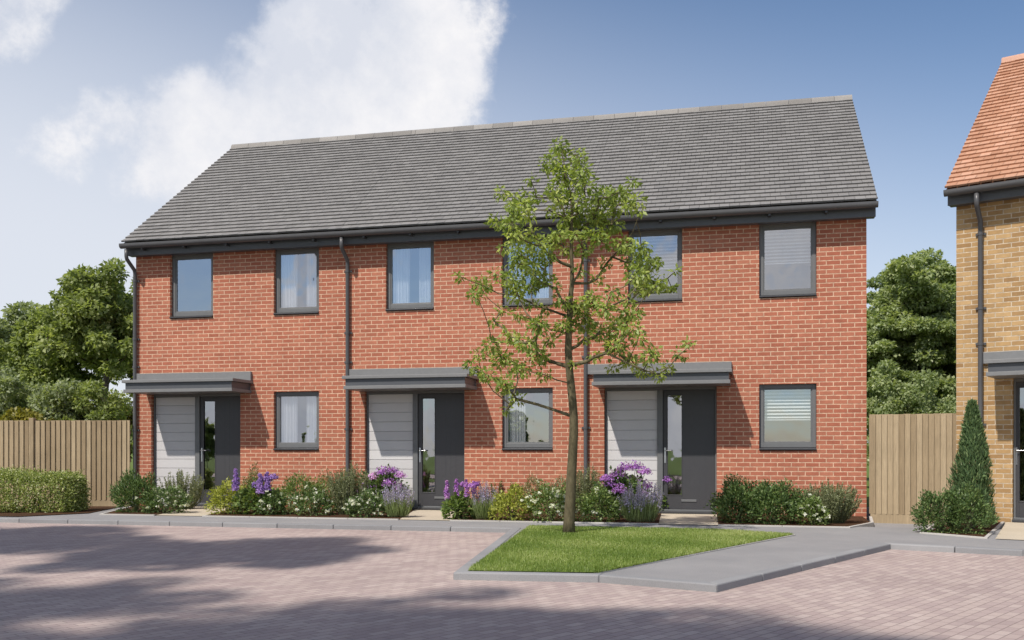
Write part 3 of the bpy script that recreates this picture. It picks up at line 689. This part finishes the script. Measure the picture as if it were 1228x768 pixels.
tree('young_tree', 'slender young tree with light airy green leaves standing on the lawn', gp(682, 641), trunk, trunk_r, cl, lambda r_: max(16, int(3200 * r_ ** 1.9)), .076, .036, M['leaf_tree'], M['bark'], rise=.35, tip=.0055, droop=.5, up=.25, shell=.15, seed=4)

def random_crown(c, rx, ry_, rz_, n_, rc, rs, low=-.9, bias=.55):
    out = []
    while len(out) < n_:
        d = Vector((rs.gauss(0, 1), rs.gauss(0, 1), rs.gauss(0, 1))).normalized(); f = rs.uniform(0, 1) ** bias
        q = d * f
        if q.z < low: continue
        nzv = .82 + .3 * math.sin(d.x * 5 + c[0]) * math.sin(d.z * 4 + c[1]) + rs.uniform(-.08, .08)
        out.append((c[0] + q.x * rx * nzv, c[1] + q.y * ry_ * nzv, c[2] + q.z * rz_ * nzv, rc * rs.uniform(.65, 1.3)))
    return out
def big_tree(label, x, y, H, cz, rx, rz_, nclu, rc, per, L_, W_, leafm, seed, name='broadleaf_tree', group='trees behind the fences', tr=.16, barkm='darkbark', base=-.2, low=-.85, **lk):
    rs = random.Random(seed); cl_ = random_crown((x, y, cz), rx, rx * .9, rz_, nclu, rc, rs, low)
    tp_ = [(x + .12 * math.sin(i * .9 + seed), y + .1 * math.cos(i * .8), base + (H * .88 - base) * i / 10) for i in range(11)]
    tre = [tr * (1 - .085 * i) for i in range(11)]
    return tree(name, label, (x, y, base), tp_, tre, cl_, per, L_, W_, leafm, M[barkm], rise=.3, tip=.011, seed=seed, group=group, **lk)
def xy(u, D): q = at(u, 540, D); return q.x, q.y
def ztop(v, D): return CH + (V0 - v) * D / F
kw = dict(shell=.25, up=.6, flat=.6)
x, y = xy(125, 31); Ht = ztop(300, 31)
big_tree('tall green tree rising close beside the left corner of the red terrace', x, y, Ht, Ht - 2.35, 2.0, 2.5, 95, .38, lambda r_: int(800 * r_ ** 1.3), .15, .10, M['leaf_back'], 3, low=-.62, **kw)
x, y = xy(62, 33); Ht = ztop(352, 33)
big_tree('lower green tree between the tallest left tree and the pale edge tree', x, y, Ht, Ht - 2.2, 1.75, 2.3, 100, .45, lambda r_: int(700 * r_ ** 1.3), .15, .10, M['leaf_back'], 8, **kw)
x, y = xy(5, 37); Ht = ztop(364, 37)
big_tree('pale grey green tree at the left edge of the picture above the fence', x, y, Ht, Ht - 2.6, 2.6, 2.7, 120, .5, lambda r_: int(800 * r_ ** 1.3), .16, .11, M['leaf_pale'], 12, **kw)
x, y = xy(175, 36); Ht = ztop(330, 36)
big_tree('hindmost green tree mostly hidden behind the left corner of the red terrace', x, y, Ht, Ht - 2.6, 2.0, 2.8, 80, .5, lambda r_: int(700 * r_ ** 1.3), .16, .11, M['leaf_back'], 21, **kw)
x, y = xy(1143, 39); Ht = ztop(297, 39)
big_tree('dark green beech half hidden behind the yellow brick corner', x, y, Ht, Ht - 3.9, 2.7, 4.0, 260, .48, lambda r_: int(900 * r_ ** 1.3), .16, .11, M['leaf_beech'], 39, low=-1, shell=.3, up=.9, flat=.5)
x, y = xy(1104, 36); Ht = ztop(293, 36)
big_tree('dense dark green beech tree rising in the gap between the two brick buildings', x, y, Ht, Ht - 3.8, 2.8, 3.9, 340, .43, lambda r_: int(1050 * r_ ** 1.3), .15, .105, M['leaf_beech'], 31, low=-1, shell=.3, up=.9, flat=.5)
x, y = xy(1055, 41); Ht = ztop(315, 41)
big_tree('lighter green tree just right of the red terrace gable, left of the dark beech', x, y, Ht, Ht - 4.0, 2.6, 4.1, 240, .47, lambda r_: int(900 * r_ ** 1.3), .16, .11, M['leaf_beech'], 35, low=-1, shell=.3, up=1.0, flat=.4)
def bush(label, u, D, top, rx, leafm, seed, nclu=50, L_=.12, name='bush', per=lambda r_: int(1100 * r_ ** 1.3), base=-.2, rc=.34):
    x, y = xy(u, D); Ht = ztop(top, D); rs = random.Random(seed); root = empty(name, (x, y, base), label=label, cat='bush', group='bushes behind the fences')
    cl_ = random_crown((0, 0, (Ht - base) * .5), rx, rx * .7, (Ht - base) * .5, nclu, rc, rs, -1, .6)
    V, T = cluster_leaves(cl_, per, L_, L_ * .62, shell=.2, up=.4); quadmesh('foliage', V, T, leafm, root)
    mb = MB()
    for c in cl_[::5]: mb.tube([(0, 0, 0), (c[0] * .5, c[1] * .5, c[2] * .6), c[:3]], [.035, .02, .008], 5, .3, cap=False)
    mb.build('stems', M['darkbark'], root, recalc=False)
bush('yellow green conifer bush over the fence beside the left house corner', 140, 36, 455, 1.5, M['leaf_yellow'], 1)
bush('yellow green low bush just over the fence near the picture edge', 28, 26, 478, 1.0, M['leaf_yellow'], 2)
bush('grey green bush over the fence below the pale tree', 0, 28, 430, 1.5, M['leaf_pale'], 3)
bush('grey green bush over the fence below the lower leafy tree', 62, 28, 440, 1.2, M['leaf_pale'], 4)
bush('mid green bush over the fence under the tallest left tree', 108, 28, 432, 1.2, M['leaf_back'], 5)
bush('dark green bush just above the short fence between the houses', 1075, 33, 425, 1.8, M['leaf_beech'], 6)
bush('dark green bush just above the short fence next to the yellow brick wall', 1130, 33, 440, 1.9, M['leaf_beech'], 7)

# trees across the street, behind the viewer: they shade the paving and show in the window glass
shade = [(-11.2, -15.4, 15.2, 12.3, 2.6, 2.3, 120, 41), (-6.7, -15.3, 15.6, 12.2, 2.9, 2.4, 150, 42), (-2.3, -15.6, 15.6, 12.2, 2.9, 2.3, 150, 46), (2.1, -15.6, 14.2, 12.0, 2.0, 1.7, 50, 43),
         (-9.0, -22.2, 15.8, 12.4, 3.0, 2.5, 130, 47), (-4.6, -21.0, 15.6, 12.4, 3.4, 2.5, 180, 44), (.6, -21.4, 15.8, 12.4, 3.5, 2.6, 200, 45), (6.1, -21.9, 15.4, 12.4, 3.7, 2.3, 200, 48), (-8.6, -17.9, 15.6, 12.4, 2.2, 2.0, 80, 61), (-4.3, -17.6, 15.4, 12.3, 2.3, 2.0, 80, 62)]
for i, (x, y, Ht, cz, rx, rz_, nc, sd) in enumerate(shade):
    big_tree('tall street tree behind the viewpoint, %s from the left in the %s row' % (['first', 'second', 'third', 'fourth'][i % 4], ('near', 'back', 'middle')[i // 4]), x, y, Ht, cz, rx, rz_, nc, .50, lambda r_: int(560 * r_ ** 1.3), .19, .12, M['leaf_back'], sd, group='street trees behind the viewpoint', base=-.1, tr=.12, **kw)
src = big_tree('round tree in the far row across the street', -40, -50, 7.5, 4.2, 3.4, 3.3, 90, .8, lambda r_: int(420 * r_), .34, .24, M['leaf_back'], 51, group='far row of trees across the street', **kw)
for i in range(1, 9):
    r_ = src.copy(); COL.objects.link(r_); r_.location = (-40 + i * 8.5, -50 - 5 * (i % 3), -.2); r_.rotation_euler[2] = i * 1.3; s = .32 + .25 * ((i * 37) % 10) / 10; r_.scale = (s, s, s)
    for chd in list(src.children):
        c2 = chd.copy(); COL.objects.link(c2); c2.parent = r_

# ------------------------------------------------------------ garden plants
def plant(name, label, u, v, cat='shrub', group='flower bed plants'):
    q = gp(u, v); return empty(name, (q.x, q.y, .01), TH, label=label, cat=cat, group=group), F * CH / (v - V0)
def dims(ul, ur, vt, vb, D): return (ur - ul) / F * D * 1.06, (CH + (V0 - vt) / F * D) * 1.06
def dome_leaves(w, dpt, h, n_, L_, W_, lump=.22, up=.35, inner=.45):
    d = rnd_dir(n_); d[:, 2] = np.abs(d[:, 2]) * rng.choice([1, 1, 1, -.35], n_); d = unit(d)
    ph = rng.uniform(0, 6, 4)
    k = 1 + lump * (np.sin(d[:, 0] * 6 + ph[0]) * np.sin(d[:, 2] * 5 + ph[1]) + np.sin(d[:, 1] * 7 + ph[2]) * .6 + rng.normal(0, .45, n_) * .6)
    r_ = rng.uniform(inner, 1, n_) ** .5 * k
    P = np.stack([d[:, 0] * w / 2 * r_, d[:, 1] * dpt / 2 * r_, h * .32 + d[:, 2] * h * .66 * r_], 1); P[:, 2] = np.maximum(P[:, 2], .015)
    D = unit(d + rng.normal(size=(n_, 3)) * .55 + np.array([0, 0, up])); Nn = unit(d * .6 + rng.normal(size=(n_, 3)) * .5 + np.array([0, 0, .6]))
    s = rng.uniform(.65, 1.3, n_)
    return leaf_quads(P, D, Nn, L_ * s, W_ * s), np.clip(rng.normal(.5, .22, n_), 0, 1), P, d
def twigs(root, w, dpt, h, n_=14, m='stem'):
    mb = MB()
    for i in range(n_):
        a = random.uniform(0, 6.28); r_ = random.uniform(.3, .85)
        mb.tube([(random.uniform(-.04, .04), random.uniform(-.04, .04), 0), (math.cos(a) * w * .22 * r_, math.sin(a) * dpt * .22 * r_, h * .4), (math.cos(a) * w * .45 * r_, math.sin(a) * dpt * .45 * r_, h * .8)], [.009, .006, .003], 5, .4, cap=False)
    mb.build('stems', M[m], root, recalc=False)
def petals(centres, r_, per, size, m, root, name='flowers'):
    C = np.repeat(np.array(centres), per, 0); n_ = len(C); d = rnd_dir(n_); d[:, 2] = np.abs(d[:, 2]) * .8 + d[:, 2] * .2; d = unit(d)
    rr = np.repeat(np.asarray(r_) * np.ones(len(centres)), per)
    P = C + d * (rr * rng.uniform(.3, 1, n_))[:, None]; s = rng.uniform(.7, 1.3, n_) * size
    D = unit(np.cross(d, rnd_dir(n_)) + d * .35)
    quadmesh(name, leaf_quads(P, D, d, s, s * .8), np.clip(np.repeat(rng.normal(.5, .15, len(centres)), per) + rng.normal(0, .2, n_), 0, 1), M[m], root)
def shrub(label, ul, ur, vt, vb, leaf, dens=6500, L_=.042, W_=.022, depth=.8, flowers=0, name='shrub', zmax=None, **k):
    root, D = plant(name, label, (ul + ur) / 2, vb); w, h = dims(ul, ur, vt, vb, D)
    root.location.x += -math.sin(TH) * w * depth * .4; root.location.y += math.cos(TH) * w * depth * .4
    n_ = int(dens * (w * h + .1)); V, T, P, d = dome_leaves(w, w * depth, h, n_, L_, W_, **k)
    quadmesh('foliage', V, T, M[leaf], root); twigs(root, w, w * depth, h)
    if flowers:
        idx = [i for i in range(len(P)) if d[i, 1] < .35 and P[i, 2] > h * .12]; idx = rng.choice(idx, flowers, replace=False)
        C = P[idx] * np.array([1.04, 1.04, 1.0]) + d[idx] * .015
        for cc_ in C: petals([cc_], rng.uniform(.014, .028), 20, .027, 'white', root, 'flower')
    return root
def rosemary(label, ul, ur, vt, vb, n_=110, leaf='leaf_rose', name='rosemary', L_=.036, lean=.42, dens=75):
    root, D = plant(name, label, (ul + ur) / 2, vb); w, h = dims(ul, ur, vt, vb, D)
    root.location.x += -math.sin(TH) * w * .3; root.location.y += math.cos(TH) * w * .3
    mb = MB(); Ps, Ds = [], []
    for i in range(n_):
        a = random.uniform(0, 6.28); r_ = math.sqrt(random.random()); hh = h * random.uniform(.55, 1.02) * (1 - .25 * r_)
        b = Vector((math.cos(a) * w * .22 * r_, math.sin(a) * w * .16 * r_, 0)); t_ = Vector((math.cos(a) * w * .47 * r_, math.sin(a) * w * .35 * r_, hh))
        mid = b.lerp(t_, .5) + Vector((math.cos(a), math.sin(a), 0)) * .06 * h * r_ - Vector((0, 0, .0))
        pts = [b, mid, t_]; mb.tube(pts, [.005, .004, .002], 4, .4, cap=False)
        f = rng.uniform(.08, 1, dens)[:, None]; q = np.where(f < .5, np.array(b) * (1 - 2 * f) + np.array(mid) * 2 * f, np.array(mid) * (2 - 2 * f) + np.array(t_) * (2 * f - 1))
        Ps.append(q); dd = rnd_dir(dens) * .9 + unit(np.array([t_ - b]))*.9; Ds.append(dd)
    mb.build('stems', M['stem'], root, recalc=False)
    P = np.concatenate(Ps); D_ = unit(np.concatenate(Ds)); s = rng.uniform(.7, 1.3, len(P))
    quadmesh('foliage', leaf_quads(P, D_, rnd_dir(len(P)), L_ * s, .009 * s + .003), np.clip(rng.normal(.5, .25, len(P)), 0, 1), M[leaf], root)
    return root
def lavender(label, ul, ur, vt, vb, n_=52, name='lavender'):
    root, D = plant(name, label, (ul + ur) / 2, vb, 'flowers'); w, h = dims(ul, ur, vt, vb, D)
    root.location.x += -math.sin(TH) * w * .3; root.location.y += math.cos(TH) * w * .3
    mb = MB(); Ps, Ds, S = [], [], []
    for i in range(n_):
        a = random.uniform(0, 6.28); r_ = math.sqrt(random.random()); hh = h * random.uniform(.62, 1.02) * (1 - .2 * r_)
        b = Vector((math.cos(a) * w * .28 * r_, math.sin(a) * w * .22 * r_, 0)); t_ = Vector((math.cos(a) * w * .48 * r_, math.sin(a) * w * .36 * r_, hh))
        mb.tube([b, b.lerp(t_, .55) + Vector((0, 0, .01)), t_], [.003, .0025, .002], 4, .5, cap=False)
        m_ = 60; f = rng.uniform(.5, 1, m_)[:, None]; q = np.array(b) * (1 - f) + np.array(t_) * f; dd = rnd_dir(m_) + np.array([0, 0, .6])
        tp_ = 1.0 - (f - .5) * 1.1
        Ps.append(q + unit(dd) * .012 * tp_); Ds.append(dd); S.append(.022 * tp_[:, 0])
    mb.build('stems', M['stem'], root, recalc=False)
    for P, D_, s in zip(Ps, Ds, S):
        D_ = unit(D_); s = s * rng.uniform(.9, 1.5, len(P)); quadmesh('flower_spike', leaf_quads(P, D_, rnd_dir(len(P)), s, s * .8), np.clip(rng.normal(.5, .25, len(P)), 0, 1), M['lavf'], root)
    n2 = 650; a = rng.uniform(0, 6.28, n2); r_ = np.sqrt(rng.uniform(0, 1, n2)) * w * .3
    P = np.stack([np.cos(a) * r_, np.sin(a) * r_ * .8, 0 * a + .01], 1); D_ = np.stack([np.cos(a) * .28, np.sin(a) * .28, 1 + 0 * a], 1) + rng.normal(size=(n2, 3)) * .12
    quadmesh('foliage', leaf_quads(P, D_, rnd_dir(n2), h * rng.uniform(.3, .62, n2), .009 + 0 * a), rng.uniform(0, 1, n2), M['leaf_lav'], root)
def heads(label, ul, ur, vt, vb, vleaf, hd, spike=(), flower='purple', leaf='leaf_mid', name='flowering_shrub', per=190, psz=.032, depth=.7, dens=3200, L_=.07, W_=.045):
    """shrub with large flower heads; hd = [(u, v, radius px)], spike = [(u, v top, v bottom, half width px)]"""
    root, D = plant(name, label, (ul + ur) / 2, vb, 'flowering shrub'); w, h = dims(ul, ur, vleaf, vb, D)
    root.location.x += -math.sin(TH) * w * depth * .4; root.location.y += math.cos(TH) * w * depth * .4
    V, T, P, d = dome_leaves(w, w * depth, h, int(dens * (w * h + .1)), L_, W_); quadmesh('foliage', V, T, M[leaf], root); twigs(root, w, w * depth, h)
    mat_i = Matrix.LocRotScale(root.location, root.rotation_euler, None).inverted(); C, Rr, ks = [], [], []; mb = MB()
    for (u, v, r_) in hd:
        q = mat_i @ at(u, v, D + random.uniform(-.08, .25)); C.append(tuple(q)); Rr.append(r_ * 1.2 * D / F)
        mb.tube([(q.x * .4, q.y * .4, .05), (q.x * .8, q.y * .8, q.z * .7), q], [.007, .005, .004], 5, .5, cap=False)
    for (u, v0, v1, hw) in spike:
        k = max(4, int((v1 - v0) / 2.2)); ks.append(k); dd = D + random.uniform(-.05, .2)
        for j in range(k):
            f = j / (k - 1); q = mat_i @ at(u + random.uniform(-1, 1), v0 + (v1 - v0) * f, dd); C.append(tuple(q)); Rr.append(max(.012, hw * D / F * (.25 + .75 * f)))
        q = mat_i @ at(u, v1, dd); mb.tube([(q.x * .5, q.y * .5, .05), q], [.006, .004], 5, .5, cap=False)
    mb.build('stems', M['stem'], root, recalc=False)
    for cc_, rr_ in zip(C[:len(hd)], Rr): petals([cc_], rr_, per, psz, flower, root, 'flower_head')
    j0_ = len(hd)
    for k_ in ks: petals(C[j0_:j0_ + k_], np.array(Rr[j0_:j0_ + k_]), per // 2, psz * .8, flower, root, 'flower_spike'); j0_ += k_
    return root
# hedge at the far left
root = empty('clipped_hedge', (-1.35, -2.62, 0), TH, label='long low clipped hedge with variegated pale leaves in front of the wooden fence', cat='hedge')
n_ = 56000; X = rng.uniform(-3.2, 1.42, n_); face = rng.choice(3, n_, p=[.42, .4, .18]); Yv = np.where(face == 0, -.0 + rng.normal(0, .06, n_), rng.uniform(0, .75, n_)); Zv = np.where(face == 1, .62 + rng.normal(0, .05, n_), rng.uniform(.02, .64, n_))
endx = face == 2; X = np.where(endx, 1.42 + rng.normal(0, .05, n_), X)
lump = .03 * np.sin(X * 3.1 + 1) + .06 * np.sin(X * 9) * np.sin(Zv * 11 + X * 4) + .03 * np.sin(X * 23 + Zv * 9); Yv = Yv + np.where(face == 0, -lump, 0); Zv = Zv + np.where(face == 1, .6 * lump, 0)
rd = np.clip((Zv - .42) / .22, 0, 1); Yv = np.where(face == 0, Yv + rd ** 2 * .16, Yv); X = np.where(endx, X - rd * .08, X)
nn = np.stack([endx * 1., (face == 0) * -1., (face == 1) * 1.], 1) + .01
P = np.stack([X, Yv, Zv], 1); D_ = unit(nn + rng.normal(size=(n_, 3)) * .6 + [0, 0, .3]); s = rng.uniform(.7, 1.3, n_)
quadmesh('foliage', leaf_quads(P, D_, unit(nn + rng.normal(size=(n_, 3)) * .5 + [0, 0, .5]), .036 * s, .021 * s), np.clip(rng.normal(.5, .27, n_), 0, 1), M['leaf_hedge'], root)
mb = MB()
for i in range(60):
    x = random.uniform(-3.1, 1.3); mb.tube([(x, .38, 0), (x + random.uniform(-.1, .1), random.uniform(.12, .6), .3), (x + random.uniform(-.2, .2), random.uniform(.08, .66), .58)], [.012, .008, .004], 5, .4, cap=False)
mb.build('stems', M['darkbark'], root, recalc=False)

# bed by the left door
shrub('dark green narrow leaved shrub at the fence end of the flower beds', 132, 182, 573, 616, 'leaf_dark', 8500, .055, .018, up=.9, flowers=0)
rosemary('upright grey green rosemary in front of the left pale door panel', 186, 240, 564, 612, 120)
shrub('low white flowering shrub below the rosemary at the left door', 166, 218, 587, 617, 'leaf_dark', 6000, .038, .022, flowers=34, name='white_flowering_shrub')
# bed between left and middle doors
shrub('yellow green shrub just right of the left front door', 248, 294, 583, 618, 'leaf_lime', 5200, .045, .026)
heads('broad leaved shrub with purple flower spikes beside the left front door', 278, 334, 563, 618.5, 584, [(307, 584, 5), (320, 577, 6), (328, 574, 5)], [(283, 564, 588, 5), (312, 570, 592, 6), (320, 568, 588, 5)], 'violet', 'leaf_mid', 'purple_flowering_shrub')
shrub('dark olive foliage against the wall behind the purple spikes by the left door', 285, 318, 568, 613, 'leaf_olive', 4000, .045, .02)
shrub('rounded fresh green shrub under the left ground floor window', 326, 388, 574, 616, 'leaf_mid', 5200, .04, .02, up=.6)
shrub('small white flowering shrub left of the round green one below the window', 306, 340, 590, 619, 'leaf_dark', 5600, .038, .022, flowers=16, name='white_flowering_shrub')
shrub('white flowering shrub in front of the round green one below the left window', 346, 398, 590, 619.5, 'leaf_dark', 6000, .038, .022, flowers=36, name='white_flowering_shrub')
shrub('brownish olive shrub between the round green shrub and the tall rosemary', 368, 408, 574, 614, 'leaf_olive', 4600, .04, .018)
rosemary('tallest bushy rosemary at the foot of the downpipe left of the middle door', 388, 440, 553, 619, 150)
shrub('white flowering shrub below the purple rhododendron left of the middle door', 414, 462, 594, 622, 'leaf_dark', 6000, .038, .022, flowers=36, name='white_flowering_shrub')
heads('tall purple rhododendron in front of the middle pale door panel', 428, 484, 562, 614, 570, [(438, 588, 9), (447, 575, 8), (458, 568, 8), (470, 567, 8), (480, 572, 6), (466, 582, 8), (476, 586, 7), (432, 592, 7), (452, 583, 5)], leaf='leaf_dark', name='rhododendron')
lavender('pale lavender clump left of the middle door slab', 456, 496, 577, 622)
# bed between middle and right doors
heads('leafy shrub with feathery purple flowers right of the middle front door', 532, 570, 576, 624, 596, [(556, 583, 5), (566, 584, 5), (572, 582, 4)], [(536, 578, 598, 4), (548, 576, 594, 4), (560, 577, 595, 4), (569, 579, 592, 4)], 'purple', 'leaf_mid', 'purple_flowering_shrub', per=110, psz=.029)
lavender('lavender clump between the feathery purple shrub and the lime shrub', 564, 598, 578, 624.5, 44)
rosemary('dark rosemary against the wall behind the lime green shrub', 582, 626, 569, 614, 90, 'leaf_dark')
shrub('rounded lime green shrub right of the lavender, left of the tree trunk', 590, 638, 590, 626, 'leaf_lime', 5200, .045, .026)
shrub('brownish low shrub along the wall behind the white flowers by the trunk', 620, 664, 578, 617, 'leaf_olive', 4200, .04, .018)
shrub('brown green low shrub along the wall right behind the tree trunk', 655, 698, 576, 617, 'leaf_rose', 4200, .04, .014)
shrub('largest white flowering shrub just left of the young tree trunk', 634, 690, 586, 627, 'leaf_mid', 5600, .040, .024, flowers=62, name='white_flowering_shrub')
rosemary('tall rosemary at the foot of the downpipe right of the tree trunk', 686, 724, 556, 618, 110)
shrub('deep green shrub between the tree trunk and the big purple rhododendron', 696, 744, 590, 627.5, 'leaf_mid', 6200, .045, .024, flowers=8)
heads('largest purple rhododendron in front of the right pale door panel', 722, 782, 556, 622, 572, [(732, 583, 10), (740, 572, 9), (750, 564, 9), (762, 562, 9), (773, 568, 8), (764, 580, 8), (775, 585, 8), (743, 590, 8), (752, 577, 5), (770, 594, 7), (727, 576, 6)], leaf='leaf_dark', name='rhododendron', per=200)
heads('small purple flowering plant left of the right front door', 782, 803, 568, 616, 592, [(791, 578, 7), (799, 577, 6), (795, 585, 6)], leaf='leaf_mid', name='purple_flowering_shrub', psz=.03)
lavender('wide lavender clump in front of the largest rhododendron', 742, 799, 574, 628, 84)
# bed right of the right door
shrub('dark green shrub immediately right of the right front door', 862, 918, 580, 629, 'leaf_dark', 10500, .045, .022, up=.6, inner=.25)
shrub('dark green shrub under the right ground floor window', 900, 970, 582, 630.5, 'leaf_dark', 10500, .045, .022, up=.6, inner=.25)
rosemary('thin dark stemmed plant rising against the wall near the right corner', 984, 1006, 574, 620, 26, 'leaf_dark')
rosemary('grey green bushy shrub at the right corner of the red terrace', 960, 1042, 578, 630, 230, 'leaf_rose', 'shrub')
shrub('small white flowering shrub between the dark shrubs and the corner shrub', 960, 994, 600, 631, 'leaf_mid', 5200, .040, .024, flowers=24, name='white_flowering_shrub')
# at the yellow brick house
shrub('rounded glossy box shrub at the foot of the cone shaped conifer', 1108, 1160, 594, 641, 'leaf_dark', 8500, .04, .02, up=.6)
shrub('glossy box shrub under the conifer, nearest the yellow brick doorway', 1144, 1192, 590, 642, 'leaf_dark', 7000, .04, .02, up=.6)
q = at(1166, 540, 13.75); root = empty('conifer', (q.x, q.y, .01), 0, label='narrow cone shaped conifer against the yellow brick wall', cat='conifer')
n_ = 15000; hh = ztop(481, 13.75); f = rng.uniform(0.02, 1, n_) ** 1.25; a = rng.uniform(0, 6.28, n_)
r_ = .235 * (1 - f ** 1.9) * (1 + .20 * np.sin(a * 4 + f * 17) * np.sin(f * 26 + a * 3) + .10 * np.sin(f * 55 + a * 5)) * rng.uniform(.5, 1.12, n_) + .015
P = np.stack([np.cos(a) * r_, np.sin(a) * r_, .05 + f * (hh - .1)], 1); D_ = np.stack([np.cos(a) * .5, np.sin(a) * .5, 1 + 0 * a], 1) + rng.normal(size=(n_, 3)) * .3
s = rng.uniform(.6, 1.3, n_); quadmesh('foliage', leaf_quads(P, D_, np.stack([np.cos(a), np.sin(a), .3 + 0 * a], 1) + rng.normal(size=(n_, 3)) * .4, .07 * s, .016 * s), np.clip(rng.normal(.5, .24, n_), 0, 1), M['leaf_cone'], root)
mb = MB(); mb.tube([(0, 0, -.02), (0, 0, hh * .9)], [.03, .008], 8); mb.build('trunk', M['darkbark'], root)
